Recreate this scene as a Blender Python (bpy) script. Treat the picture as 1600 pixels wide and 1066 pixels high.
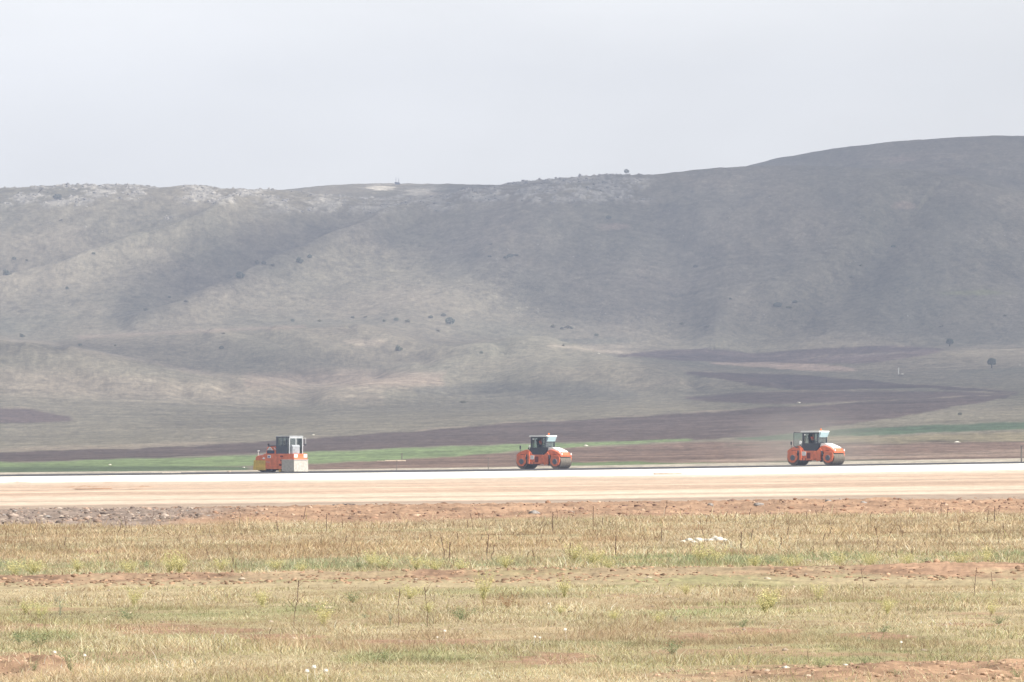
import bpy, bmesh, math, random
import numpy as np
from mathutils import Vector, Matrix

for o in list(bpy.data.objects):
    bpy.data.objects.remove(o, do_unlink=True)
SC = bpy.context.scene
COL = SC.collection

# ------------------------------------------------------------------ camera
CH = 1.7                       # camera height above the meadow
F = 13617.02                   # focal length in photo pixels (1600 wide)
HY = 705.0                     # photo row of the level line
cam = bpy.data.cameras.new("camera")
cam.sensor_width = 23.5
cam.lens = 200.0
cam.shift_y = (HY - 533.0) / 1600.0
cam.clip_start = 1.0
cam.clip_end = 30000.0
co = bpy.data.objects.new("camera", cam)
co.location = (0, 0, CH)
co.rotation_euler = (math.radians(90), 0, 0)
COL.objects.link(co)
SC.camera = co

# ------------------------------------------------------------------ light
SUN_EL = math.radians(46)
SUN_AZ = math.radians(38)      # degrees towards the camera from due right
sd = Vector((math.cos(SUN_EL) * math.cos(SUN_AZ), -math.cos(SUN_EL) * math.sin(SUN_AZ), math.sin(SUN_EL)))
W = bpy.data.worlds.new("World")
SC.world = W
W.use_nodes = True
wn = W.node_tree
wn.nodes.clear()
wo = wn.nodes.new("ShaderNodeOutputWorld")
wb = wn.nodes.new("ShaderNodeBackground")
ws = wn.nodes.new("ShaderNodeTexSky")
ws.sky_type = 'NISHITA'
ws.sun_disc = False
ws.sun_elevation = SUN_EL
ws.sun_rotation = math.atan2(sd.x, sd.y)
ws.altitude = 900
ws.air_density = 1.0
ws.dust_density = 2.5
ws.ozone_density = 2.0
wb.inputs['Strength'].default_value = 0.14
# a thin white veil over the whole sky takes most of the blue out of it
wbw = wn.nodes.new("ShaderNodeRGBToBW")
wmx = wn.nodes.new("ShaderNodeMix"); wmx.data_type = 'RGBA'
wmx.inputs[0].default_value = 0.94
wn.links.new(ws.outputs[0], wbw.inputs[0])
wn.links.new(ws.outputs[0], wmx.inputs[6]); wn.links.new(wbw.outputs[0], wmx.inputs[7])
# faint streaks in the veil
wtc = wn.nodes.new("ShaderNodeTexCoord"); wmp = wn.nodes.new("ShaderNodeMapping"); wmp.inputs['Scale'].default_value = (22, 22, 75)
wnz = wn.nodes.new("ShaderNodeTexNoise"); wnz.inputs['Scale'].default_value = 1.0; wnz.inputs['Detail'].default_value = 4
wmr = wn.nodes.new("ShaderNodeMapRange"); wmr.inputs[1].default_value = 0.3; wmr.inputs[2].default_value = 0.7; wmr.inputs[3].default_value = 0.955; wmr.inputs[4].default_value = 1.045
wm2 = wn.nodes.new("ShaderNodeMix"); wm2.data_type = 'RGBA'; wm2.blend_type = 'MULTIPLY'; wm2.inputs[0].default_value = 1.0
wn.links.new(wtc.outputs['Generated'], wmp.inputs[0]); wn.links.new(wmp.outputs[0], wnz.inputs['Vector']); wn.links.new(wnz.outputs[0], wmr.inputs[0])
wn.links.new(wmx.outputs[2], wm2.inputs[6]); wn.links.new(wmr.outputs[0], wm2.inputs[7])
wm3 = wn.nodes.new("ShaderNodeMix"); wm3.data_type = 'RGBA'; wm3.blend_type = 'MULTIPLY'; wm3.inputs[0].default_value = 1.0
wm3.inputs[7].default_value = (1.015, 1.0, 0.97, 1)          # milky, faintly warm veil
wn.links.new(wm2.outputs[2], wm3.inputs[6])
wn.links.new(wm3.outputs[2], wb.inputs[0])
wn.links.new(wb.outputs[0], wo.inputs[0])
sl = bpy.data.lights.new("sun", 'SUN')
sl.energy = 3.3
sl.angle = math.radians(0.5)
sl.color = (1.0, 0.94, 0.86)
so = bpy.data.objects.new("sun", sl)
so.rotation_euler = sd.to_track_quat('Z', 'Y').to_euler()
so.location = (200, -100, 300)
COL.objects.link(so)
SC.view_settings.view_transform = 'Standard'
SC.view_settings.look = 'None'
SC.view_settings.gamma = 1.0
SC.view_settings.exposure = 0.93

random.seed(11)
RNG = np.random.default_rng(7)

# ------------------------------------------------------------------ helpers
def P(px, py, D):
    """a photo pixel at depth D -> world point"""
    return Vector(((px - 800.0) / F * D, D, CH - (py - HY) / F * D))

_perm = np.random.default_rng(3).random((256, 256))
def vnoise(x, y):
    xi = np.floor(x).astype(int); yi = np.floor(y).astype(int)
    fx = x - xi; fy = y - yi
    fx = fx * fx * (3 - 2 * fx); fy = fy * fy * (3 - 2 * fy)
    a = _perm[xi & 255, yi & 255]; b = _perm[(xi + 1) & 255, yi & 255]
    c = _perm[xi & 255, (yi + 1) & 255]; d = _perm[(xi + 1) & 255, (yi + 1) & 255]
    return (a * (1 - fx) + b * fx) * (1 - fy) + (c * (1 - fx) + d * fx) * fy - 0.5
def fbm(x, y, n=4, g=0.5):
    s = 0.0; a = 1.0
    for i in range(n):
        s = s + a * vnoise(x * 2 ** i + 17.3 * i, y * 2 ** i - 9.1 * i)
        a *= g
    return s
def sstep(a, b, x):
    t = np.clip((x - a) / (b - a), 0, 1)
    return t * t * (3 - 2 * t)
def crv(pts):
    xs = [p[0] for p in pts]; ys = [p[1] for p in pts]
    def f(px):
        px = np.asarray(px, float)
        r = np.interp(px, xs, ys)
        # ease the corners a little
        for d in (12, 24):
            r = r * 0.5 + 0.25 * (np.interp(px - d, xs, ys) + np.interp(px + d, xs, ys))
        return r
    return f

def new_mesh(name, v, faces=None, flat_quads=None, tris=None, cols=None, smooth=True):
    me = bpy.data.meshes.new(name)
    if faces is not None:
        me.from_pydata([tuple(p) for p in v], [], faces)
    else:
        v = np.asarray(v, np.float32)
        me.vertices.add(len(v))
        me.vertices.foreach_set("co", v.ravel())
        idx = []; tot = []
        if flat_quads is not None and len(flat_quads):
            idx.append(np.asarray(flat_quads, np.int32).ravel()); tot.append(np.full(len(flat_quads), 4, np.int32))
        if tris is not None and len(tris):
            idx.append(np.asarray(tris, np.int32).ravel()); tot.append(np.full(len(tris), 3, np.int32))
        idx = np.concatenate(idx); tot = np.concatenate(tot)
        st = np.concatenate([[0], np.cumsum(tot)[:-1]]).astype(np.int32)
        me.loops.add(len(idx))
        me.loops.foreach_set("vertex_index", idx)
        me.polygons.add(len(tot))
        me.polygons.foreach_set("loop_start", st)
        me.polygons.foreach_set("loop_total", tot)
        me.update(calc_edges=True)
    if cols is not None:
        at = me.color_attributes.new("Col", 'FLOAT_COLOR', 'POINT')
        c4 = np.ones((len(cols), 4), np.float32); c4[:, :3] = cols
        at.data.foreach_set("color", c4.ravel())
    if smooth:
        me.polygons.foreach_set("use_smooth", np.ones(len(me.polygons), bool))
    me.update()
    return me

def link(name, me, mats=None, parent=None, **props):
    o = bpy.data.objects.new(name, me)
    COL.objects.link(o)
    if mats is not None:
        for m in (mats if isinstance(mats, (list, tuple)) else [mats]):
            me.materials.append(m)
    if parent is not None:
        o.parent = parent
    for k, val in props.items():
        o[k] = val
    return o

def empty(name, loc, rz=0.0, label=None, category=None, group=None):
    o = bpy.data.objects.new(name, None)
    o.empty_display_size = 0.2
    o.location = loc
    o.rotation_euler = (0, 0, rz)
    COL.objects.link(o)
    tag(o, label, category, group)
    return o
def tag(o, label=None, category=None, group=None):
    if label: o['label'] = label
    if category: o['category'] = category
    if group: o['group'] = group
    return o

# ------------------------------------------------------------------ materials
def mat(name, color, rough=0.8, spec=0.3, metal=0.0, noise=0.0, nscale=6.0, bump=0.0, coat=0.0):
    m = bpy.data.materials.new(name)
    m.use_nodes = True
    nt = m.node_tree
    b = nt.nodes["Principled BSDF"]
    b.inputs['Base Color'].default_value = (*color, 1)
    b.inputs['Roughness'].default_value = rough
    b.inputs['Specular IOR Level'].default_value = spec
    b.inputs['Metallic'].default_value = metal
    b.inputs['Coat Weight'].default_value = coat
    if noise or bump:
        tc = nt.nodes.new("ShaderNodeTexCoord")
        n = nt.nodes.new("ShaderNodeTexNoise")
        n.inputs['Scale'].default_value = nscale
        n.inputs['Detail'].default_value = 6
        nt.links.new(tc.outputs['Object'], n.inputs['Vector'])
        if noise:
            r = nt.nodes.new("ShaderNodeMapRange")
            r.inputs[1].default_value = 0.3; r.inputs[2].default_value = 0.7
            r.inputs[3].default_value = 1 - noise; r.inputs[4].default_value = 1 + noise
            nt.links.new(n.outputs[0], r.inputs[0])
            mx = nt.nodes.new("ShaderNodeMix"); mx.data_type = 'RGBA'; mx.blend_type = 'MULTIPLY'
            mx.inputs[0].default_value = 1.0
            mx.inputs[6].default_value = (*color, 1)
            nt.links.new(r.outputs[0], mx.inputs[7])
            nt.links.new(mx.outputs[2], b.inputs['Base Color'])
        if bump:
            bp = nt.nodes.new("ShaderNodeBump")
            bp.inputs['Strength'].default_value = bump
            bp.inputs['Distance'].default_value = 0.05
            nt.links.new(n.outputs[0], bp.inputs['Height'])
            nt.links.new(bp.outputs[0], b.inputs['Normal'])
    return m

def land_mat(name, scales, amp=0.35, bumps=0.0, bdist=0.3, stretch=(1, 1, 1), rough=0.95):
    """surface colour from the mesh, broken up by two sizes of real-space noise"""
    m = bpy.data.materials.new(name)
    m.use_nodes = True
    nt = m.node_tree
    b = nt.nodes["Principled BSDF"]
    b.inputs['Roughness'].default_value = rough
    b.inputs['Specular IOR Level'].default_value = 0.1
    ca = nt.nodes.new("ShaderNodeVertexColor"); ca.layer_name = "Col"
    tc = nt.nodes.new("ShaderNodeTexCoord")
    mp = nt.nodes.new("ShaderNodeMapping"); mp.inputs['Scale'].default_value = stretch
    nt.links.new(tc.outputs['Object'], mp.inputs[0])
    prev = ca.outputs[0]
    last = None
    for s in scales:
        n = nt.nodes.new("ShaderNodeTexNoise")
        n.inputs['Scale'].default_value = s
        n.inputs['Detail'].default_value = 5
        n.inputs['Roughness'].default_value = 0.65
        nt.links.new(mp.outputs[0], n.inputs['Vector'])
        r = nt.nodes.new("ShaderNodeMapRange")
        r.inputs[1].default_value = 0.28; r.inputs[2].default_value = 0.72
        r.inputs[3].default_value = 1 - amp; r.inputs[4].default_value = 1 + amp
        nt.links.new(n.outputs[0], r.inputs[0])
        mx = nt.nodes.new("ShaderNodeMix"); mx.data_type = 'RGBA'; mx.blend_type = 'MULTIPLY'
        mx.inputs[0].default_value = 1.0
        nt.links.new(prev, mx.inputs[6]); nt.links.new(r.outputs[0], mx.inputs[7])
        prev = mx.outputs[2]; last = n
    nt.links.new(prev, b.inputs['Base Color'])
    if bumps:
        bp = nt.nodes.new("ShaderNodeBump")
        bp.inputs['Strength'].default_value = bumps
        bp.inputs['Distance'].default_value = bdist
        nt.links.new(last.outputs[0], bp.inputs['Height'])
        nt.links.new(bp.outputs[0], b.inputs['Normal'])
    return m

# ------------------------------------------------------------------ the land beyond the road
def hermite_rows(Dk, Zk, D):
    """monotone cubic through control rows, one spline per column"""
    Dk = np.asarray(Dk, float)
    h = np.diff(Dk)[:, None]
    d = np.diff(Zk, axis=0) / h
    m = np.zeros_like(Zk)
    m[0] = d[0]; m[-1] = d[-1]
    s = (d[:-1] * d[1:]) > 0
    w1 = 2 * h[1:] + h[:-1]; w2 = h[1:] + 2 * h[:-1]
    with np.errstate(divide='ignore', invalid='ignore'):
        hm = (w1 + w2) / (w1 / d[:-1] + w2 / d[1:])
    m[1:-1] = np.where(s, hm, 0)
    k = np.clip(np.searchsorted(Dk, D, side='right') - 1, 0, len(Dk) - 2)
    t = ((D - Dk[k]) / (Dk[k + 1] - Dk[k]))[:, None]
    H_ = (Dk[k + 1] - Dk[k])[:, None]
    return ((2 * t ** 3 - 3 * t ** 2 + 1) * Zk[k] + (t ** 3 - 2 * t ** 2 + t) * H_ * m[k]
            + (-2 * t ** 3 + 3 * t ** 2) * Zk[k + 1] + (t ** 3 - t ** 2) * H_ * m[k + 1])

BASE = crv([(-500, 748), (0, 744.8), (200, 743), (400, 741.2), (530, 740), (800, 736), (1070, 731.5), (1330, 727), (1600, 722.7), (2100, 715)])   # near edge of the asphalt
CREST = crv([(-500, 300), (0, 295), (60, 291), (130, 289.5), (250, 291), (300, 289), (380, 292), (460, 297.5), (520, 303), (580, 309),
             (650, 312), (700, 306), (735, 298), (775, 289), (850, 282.5), (980, 271), (1080, 266.5), (1160, 262.5), (1200, 260), (1400, 263), (1500, 273),
             (1600, 299), (1750, 330), (2100, 350)])
BACKL = crv([(300, 312), (400, 302), (462, 296.5), (510, 290.5), (570, 287.5), (640, 288.5), (690, 288.5), (790, 289.5), (900, 300), (1000, 310)])
BACKR = crv([(1000, 300), (1100, 282), (1150, 265), (1200, 250.5), (1250, 240), (1320, 230), (1400, 221.5), (1500, 216), (1600, 213.5), (2100, 212)])
FOOT = crv([(-500, 508), (0, 505), (200, 500), (400, 494), (600, 500), (800, 512), (1000, 524), (1200, 524), (1600, 520), (2100, 520)])
SPUR = crv([(-500, 525), (0, 530), (68, 534.5), (152, 550), (236, 564), (304, 581), (470, 600), (650, 606), (760, 602), (840, 580), (950, 576), (1100, 585), (1250, 598), (1600, 588), (2100, 585)])
SPURB = crv([(-500, 523), (0, 532), (68, 536.5), (152, 551), (236, 563), (304, 577), (400, 586), (470, 588), (650, 588), (760, 580), (840, 566), (950, 566), (1100, 577), (1250, 588), (1600, 578), (2100, 575)])
RIDGE2 = crv([(-500, 530), (0, 527), (68, 530), (200, 523), (350, 514.5), (500, 508), (600, 513), (700, 523), (800, 533), (860, 540), (930, 547.5), (1060, 557), (1180, 568), (1300, 563), (1400, 553), (1600, 545), (2100, 545)])
kn = lambda *ys: crv(list(zip((-500, 0, 400, 800, 1200, 1600, 2100), ys)))
lerp = lambda a, b, t: (lambda px: a(px) * (1 - t) + b(px) * t)
off = lambda a, d: (lambda px: a(px) + d)
ROWS = [
    (775, off(BASE, 0.0)), (800, off(BASE, -4.0)), (840, off(BASE, -6.5)),
    (1000, kn(735, 728, 721, 714, 706, 698, 690)),
    (1300, kn(716, 707, 696, 686, 674, 662, 650)),
    (1700, kn(675, 668, 661, 650, 634, 624, 615)),
    (2100, kn(600, 602, 630, 630, 606, 600, 595)),
    (2300, SPUR), (2420, SPURB), (2650, RIDGE2), (2760, off(RIDGE2, 0.6)),
    (2900, FOOT), (3000, lerp(FOOT, CREST, .22)), (3110, lerp(FOOT, CREST, .52)), (3220, lerp(FOOT, CREST, .82)), (3300, lerp(FOOT, CREST, .972)),
    (3340, CREST), (3420, off(CREST, 5)),
    (3650, lambda px: np.minimum(np.minimum(off(BACKL, 14)(px), off(BACKR, 40)(px)), CREST(px) + 9)),
    (3850, lambda px: np.minimum(np.minimum(off(BACKL, 1.2)(px), off(BACKR, 1.5)(px)), CREST(px) + 9)),
    (3900, lambda px: np.minimum(np.minimum(BACKL(px), BACKR(px)), CREST(px) + 9)),
    (4100, lambda px: np.minimum(np.minimum(off(BACKL, 12)(px), off(BACKR, 10)(px)), CREST(px) + 14)),
]
PXL = np.unique(np.concatenate([np.arange(-420, -10, 8.0), np.arange(-10, 1611, 2.0), np.arange(1612, 2030, 8.0)]))
DL = np.unique(np.concatenate([np.arange(775, 1000, 5.0), np.arange(1000, 1700, 10.0), np.arange(1700, 2300, 10.0), np.arange(2300, 2900, 8.0),
                               np.arange(2900, 3360, 2.5), np.arange(3360, 3640, 12.0), np.arange(3640, 3905, 6.0), np.arange(3905, 4101, 15.0)]))
Zk = np.array([CH - (f(PXL) - HY) / F * D for D, f in ROWS])
ZL = hermite_rows([r[0] for r in ROWS], Zk, DL)
DG, PG = np.meshgrid(DL, PXL, indexing='ij')
XG = (PG - 800) / F * DG
PY0 = HY - (ZL - CH) * F / DG                      # where the smooth land sits in the photo

def seg_field(px, py, pts):
    """signed offset and distance to a polyline drawn on the hillside"""
    best = np.full(px.shape, 1e9); sgn = np.zeros(px.shape)
    for (x0, y0), (x1, y1) in zip(pts[:-1], pts[1:]):
        dx, dy = x1 - x0, y1 - y0
        L2 = dx * dx + dy * dy
        t = np.clip(((px - x0) * dx + (py - y0) * dy) / L2, 0, 1)
        ex, ey = px - (x0 + t * dx), py - (y0 + t * dy)
        d = np.hypot(ex, ey)
        s = np.sign(dx * ey - dy * ex)
        upd = d < best
        best = np.where(upd, d, best); sgn = np.where(upd, s, sgn)
    return best * sgn
def gauss(d, w): return np.exp(-(d / w) ** 2)

hillm = sstep(2750, 2950, DG) * (1 - sstep(3345, 3420, DG))
facem = hillm * sstep(0, 1, (PY0 - CREST(PG)) / 60 + 0.25)
wob = 8 * fbm(PG / 90, PY0 / 60, 3)
# spurs and gullies of the main hill
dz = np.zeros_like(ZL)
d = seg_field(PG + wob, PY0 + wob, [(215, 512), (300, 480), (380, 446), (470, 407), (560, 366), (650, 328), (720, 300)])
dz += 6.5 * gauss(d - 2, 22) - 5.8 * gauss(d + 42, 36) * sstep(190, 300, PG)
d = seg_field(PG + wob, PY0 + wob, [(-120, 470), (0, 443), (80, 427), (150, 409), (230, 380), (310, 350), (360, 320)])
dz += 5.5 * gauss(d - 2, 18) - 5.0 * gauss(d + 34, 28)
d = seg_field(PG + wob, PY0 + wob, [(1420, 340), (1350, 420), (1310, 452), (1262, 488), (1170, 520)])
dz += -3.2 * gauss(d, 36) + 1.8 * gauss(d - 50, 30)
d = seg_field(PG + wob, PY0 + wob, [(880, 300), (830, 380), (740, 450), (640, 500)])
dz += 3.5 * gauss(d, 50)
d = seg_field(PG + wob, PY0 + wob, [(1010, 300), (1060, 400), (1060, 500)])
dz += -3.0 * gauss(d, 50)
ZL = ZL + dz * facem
fm = sstep(1950, 2200, DG) * sstep(2840, 2700, DG)
d = seg_field(PG + wob, PY0 + wob * .6, [(520, 640), (640, 604), (760, 562), (860, 541)])
fz = 2.6 * gauss(d, 34) - 1.6 * gauss(d + 52, 30)
for k, (xa, ya, xb, yb) in enumerate(((40, 545, 260, 612), (110, 548, 330, 606), (-60, 560, 140, 625), (900, 552, 1060, 604), (980, 560, 1200, 606), (330, 520, 560, 585), (430, 515, 640, 575), (560, 515, 760, 560))):
    d = seg_field(PG + wob, PY0 + wob * .6, [(xa, ya), ((xa + xb) / 2, (ya + yb) / 2 + 4), (xb, yb)])
    fz = fz + (1.5 if k % 2 else 1.1) * gauss(d, 15) - 0.9 * gauss(d + 20, 16)
ZL = ZL + fz * fm
# natural unevenness
n1 = fbm(XG / 46, DG / 120, 4)
n2 = fbm(XG / 9 + 40, DG / 26 + 7, 4)
ampl = np.interp(DG, [775, 840, 1300, 2000, 2400, 2900, 3050, 3300, 3345, 4100], [0, 0.0, 0.25, 0.6, 0.7, 0.9, 1.5, 1.2, 0.8, 0.8])
ZL = ZL + ampl * n1 + np.interp(DG, [840, 1300, 2000, 2900, 3345, 4100], [0.0, 0.05, 0.2, 0.5, 0.8, 0.5]) * n2
# low bluffs under the crest where the limestone shows
CRAGS = [  # px0, px1, py0, py1 in the photo, strength
    (10, 245, 289, 322, 1.0), (285, 420, 289, 318, 1.0), (400, 720, 302, 332, .7), (690, 1015, 270, 318, 1.0), (225, 275, 330, 343, .6), (565, 615, 290, 298, .6), (630, 720, 292, 306, .6),
    (1390, 1480, 238, 256, .35), (1480, 1600, 258, 285, .5), (1190, 1225, 256, 264, .5)]
PYL = HY - (ZL - CH) * F / DG
rockm = np.zeros_like(ZL)
for x0, x1, y0, y1, s in CRAGS:
    e = (sstep(x0 - 25, x0 + 25, PG) * (1 - sstep(x1 - 25, x1 + 25, PG)) * sstep(y0 - 10, y0 + 4, PYL) * (1 - sstep(y1 - 8, y1 + 8, PYL)))
    ok = (DG < 3600) if y1 > 308 and x0 < 1100 else (DG > (3100 if x0 < 600 else 3300))
    if x0 in (1390, 1480): ok = DG > 3600
    rockm = np.maximum(rockm, e * s * ok)
nr = fbm(XG / 2.6 + 3, DG / 6.0, 4, 0.6)
rockm = np.clip(rockm * sstep(-0.05, 0.35, .8 * nr + 0.25 * rockm - 0.16 + 1.0 * fbm(XG / 9, DG / 30 + 5, 3)), 0, 1)
ZL = ZL + rockm * (0.9 * np.abs(nr) + 0.8 * np.abs(fbm(XG / 1.1, DG / 3.0 + 11, 3)))
PYL = HY - (ZL - CH) * F / DG

# ------------------------------------------------------------------ what grows on it
C_DRY = np.array((0.200, 0.172, 0.128)); C_OLIVE = np.array((0.142, 0.135, 0.100)); C_PLOUGH = np.array((0.092, 0.070, 0.062))
C_WHEAT = np.array((0.155, 0.205, 0.095)); C_DGREEN = np.array((0.066, 0.098, 0.058)); C_BROWN = np.array((0.165, 0.115, 0.090))
C_TAN = np.array((0.275, 0.232, 0.178)); C_PINK = np.array((0.31, 0.235, 0.185)); C_ROCK = np.array((0.34, 0.32, 0.285))
wx = 14 * fbm(PG / 70, DG / 60, 3); wy = 2.4 * fbm(PG / 50 + 9, DG / 40, 4, .6)
qx, qy = PG + wx, PYL + wy
t = np.clip(0.5 + 0.6 * fbm(XG / 34 + 5, DG / 150 + 2, 4), 0, 1)[..., None]
LCOL = C_DRY * (1 - t) + C_OLIVE * t
t = sstep(0.05, 0.5, fbm(XG / 60 + 50, DG / 90 + 20, 4))[..., None] * 0.25
LCOL = LCOL * (1 - t) + C_TAN * t
REG = np.zeros(ZL.shape, int)          # 0 hillside pasture
def band(top, bot, color, region=None, soft=1.2, streak=0.0, edge=0.5, mix=1.0):
    """paint a field between two photo-row curves"""
    global LCOL
    T, B = crv(top), crv(bot)
    x0, x1 = max(top[0][0], bot[0][0]), min(top[-1][0], bot[-1][0])
    a = sstep(-soft, soft, qy - T(PG)) * sstep(-soft, soft, B(PG) - qy) * sstep(x0 - 3, x0 + 8, qx) * (1 - sstep(x1 - 8, x1 + 3, qx)) * (DG < 2850)
    c = np.asarray(color)[None, None, :] * (1 + streak * (fbm(XG / 40 + 3, DG / 6.0, 4, .75)[..., None]) * 3)
    LCOL = LCOL * (1 - a[..., None] * mix) + c * a[..., None] * mix
    if region == 1 or region == 3:      # a dry grassy margin, broken, along the upper edge
        mg = np.exp(-((qy - T(PG) + .3) / 0.9) ** 2) * sstep(x0 - 3, x0 + 8, qx) * (1 - sstep(x1 - 8, x1 + 3, qx)) * (DG < 2850) * sstep(-.25, .3, fbm(PG / 40 + 77, DG / 90, 3)) * .7
        LCOL = LCOL * (1 - mg[..., None]) + C_TAN * 0.9 * mg[..., None]
    if region is not None:
        REG[a > edge] = region
# dull pasture on the flat in front of the hills
band([(-500, 590), (0, 600), (400, 622), (800, 612), (1200, 604), (1700, 600), (2100, 600)], [(-500, 760), (2100, 760)], (0.160, 0.146, 0.110), None, 8, 0.12, mix=.8)
band([(-500, 560), (0, 575), (300, 596), (560, 606), (600, 612)], [(-500, 610), (0, 618), (300, 628), (600, 630)], C_TAN * 0.85, None, 12, 0.15, mix=.6)
band([(380, 585), (520, 578), (700, 584)], [(380, 606), (520, 604), (700, 604)], C_PINK * .9, None, 8, 0.2, mix=.5)
band([(640, 606), (800, 596), (930, 600), (1000, 610)], [(640, 617), (800, 618), (930, 622), (1000, 622)], (0.11, 0.105, 0.085), None, 5, 0.1, mix=.7)  # dark band painted for the shade along the foot of the mound
# paler strips painting the sunlit edges of the foothill crests
band([(-60, 529), (70, 533), (152, 548), (236, 563), (304, 580), (470, 598), (600, 606)], [(-60, 531.5), (70, 536.5), (152, 553), (236, 568), (304, 585.5), (470, 603.5), (600, 611)], C_TAN * 1.05, None, 3.5, mix=.55)
band([(120, 525), (200, 521.5), (350, 513.5), (480, 508)], [(120, 530), (200, 525.5), (350, 517.5), (480, 512)], C_PINK, None, 3.0, mix=.5)
band([(860, 539), (930, 546), (1060, 556), (1180, 567), (1300, 571)], [(860, 542), (930, 550), (1060, 561), (1180, 573), (1300, 580)], C_TAN * 1.2, None, 2.2, mix=.75)
band([(900, 540), (1100, 537), (1250, 529), (1330, 526)], [(900, 543), (1100, 542), (1250, 536), (1330, 529)], C_TAN * 1.1, None, 3, mix=.5)
# ploughed and sown fields
band([(968, 556), (1010, 549), (1070, 543), (1180, 541), (1300, 537), (1420, 540), (1475, 545)], [(968, 557), (1010, 558), (1070, 564), (1180, 568), (1300, 569), (1420, 556), (1475, 546)], C_PLOUGH * 1.25, 1, 1.0, 0.12)
band([(1220, 566), (1280, 557), (1400, 552), (1470, 546)], [(1220, 569), (1280, 570), (1400, 566), (1470, 548)], C_PLOUGH * 1.6, 1, 1.5, 0.12)
band([(1105, 568), (1180, 566), (1290, 571), (1345, 577)], [(1105, 569), (1180, 574), (1290, 581), (1345, 580)], C_PINK * 1.15, None, 1.2)
band([(1330, 574), (1400, 563), (1470, 549), (1520, 540), (1640, 538)], [(1330, 580), (1400, 581), (1470, 578), (1520, 577), (1640, 572)], C_DRY * 1.05, None, 1.3, .1, mix=.9)
band([(1066, 581), (1150, 582), (1230, 584), (1320, 591), (1420, 600), (1590, 612)], [(1066, 582.5), (1150, 598), (1230, 610), (1320, 609), (1420, 606), (1590, 614)], C_PLOUGH, 1, 1.0, 0.12)
band([(1075, 620), (1180, 612), (1320, 610), (1500, 612), (1590, 614)], [(1075, 624), (1180, 632), (1320, 628), (1500, 620), (1590, 617)], C_PLOUGH * 1.22, 1, 1.4, 0.12)
band([(-60, 640), (10, 637), (50, 640), (120, 653)], [(-60, 664), (10, 662), (50, 660), (120, 656)], C_PLOUGH * 1.1, 1, 1.2, 0.1)
band([(-500, 700), (-60, 709), (60, 703), (170, 701), (300, 697), (400, 691), (520, 682), (640, 674), (800, 661), (1000, 651), (1200, 637), (1400, 625), (1580, 616)],
     [(-500, 726), (-60, 724), (60, 720), (170, 717), (300, 713), (400, 708.5), (530, 704), (640, 699), (800, 693), (1000, 689), (1200, 682), (1400, 653), (1580, 620)], C_PLOUGH * .95, 1, 1.0, 0.14)
band([(-60, 702), (60, 698), (170, 694), (330, 690), (380, 691)], [(-60, 706), (60, 704), (170, 702), (330, 695), (380, 692)], C_TAN * .9, None, 1.5, mix=.6)
band([(1150, 686), (1230, 678), (1330, 670), (1480, 664), (1600, 659), (1800, 654), (2100, 648)], [(1150, 688), (1230, 688), (1330, 682), (1480, 674), (1600, 671), (1800, 668), (2100, 664)], C_DGREEN, 2, 1.0, 0.12)
band([(-500, 728), (-60, 724), (60, 721), (170, 718), (300, 715.5), (400, 711), (530, 705), (640, 700), (800, 695), (940, 691), (1080, 685)],
     [(-500, 752), (-60, 733), (60, 731), (170, 730.5), (300, 728), (400, 727), (530, 724), (640, 719), (800, 708.5), (940, 697), (1080, 688)], C_WHEAT, 2, 1.0, 0.10)
band([(-500, 750), (-60, 731), (60, 729), (170, 728), (300, 728), (390, 729)], [(-500, 752), (-60, 746), (60, 744), (170, 742), (300, 738), (390, 735)], (0.085, 0.115, 0.062), 2, 1.5, 0.15)
band([(395, 729), (520, 724), (640, 718), (800, 706), (940, 697), (1120, 690), (1300, 690), (1600, 688), (2100, 684)], [(395, 740), (520, 737), (640, 735), (800, 733), (940, 731), (1120, 729), (1300, 726), (1600, 722), (2100, 715)], C_BROWN * .95, 3, 1.3, 0.16)
band([(1250, 684), (1400, 680), (1600, 676), (2100, 668)], [(1250, 693), (1400, 692), (1600, 689), (2100, 680)], (0.20, 0.175, 0.115), None, 1.5, 0.15)
band([(1130, 695), (1400, 691), (1600, 688), (1800, 685)], [(1130, 697.5), (1400, 694), (1600, 690), (1800, 687)], (0.10, 0.085, 0.06), None, 1.5, 0.3, mix=.7)
band([(1000, 722), (1150, 717), (1400, 709), (1600, 703), (1900, 697)], [(1000, 727), (1150, 723), (1400, 717), (1600, 712), (1900, 706)], C_PINK * .85, None, 2, 0.2, mix=.7)
band([(885, 723), (980, 721), (1080, 724), (1180, 722), (1260, 723)], [(885, 731), (980, 730), (1080, 729), (1180, 727), (1260, 726)], C_WHEAT * .85, 2, 1.2, 0.12)
band([(1190, 721), (1300, 719), (1420, 718)], [(1190, 727), (1300, 725), (1420, 722)], (0.105, 0.115, 0.07), None, 1.2, .2, mix=.8)
# bare gravel verge behind the asphalt
v = (sstep(846, 834, DG + 8 * fbm(XG / 5, DG / 9, 3)))[..., None]
LCOL = LCOL * (1 - v) + np.array((0.42, 0.38, 0.31)) * v
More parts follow.
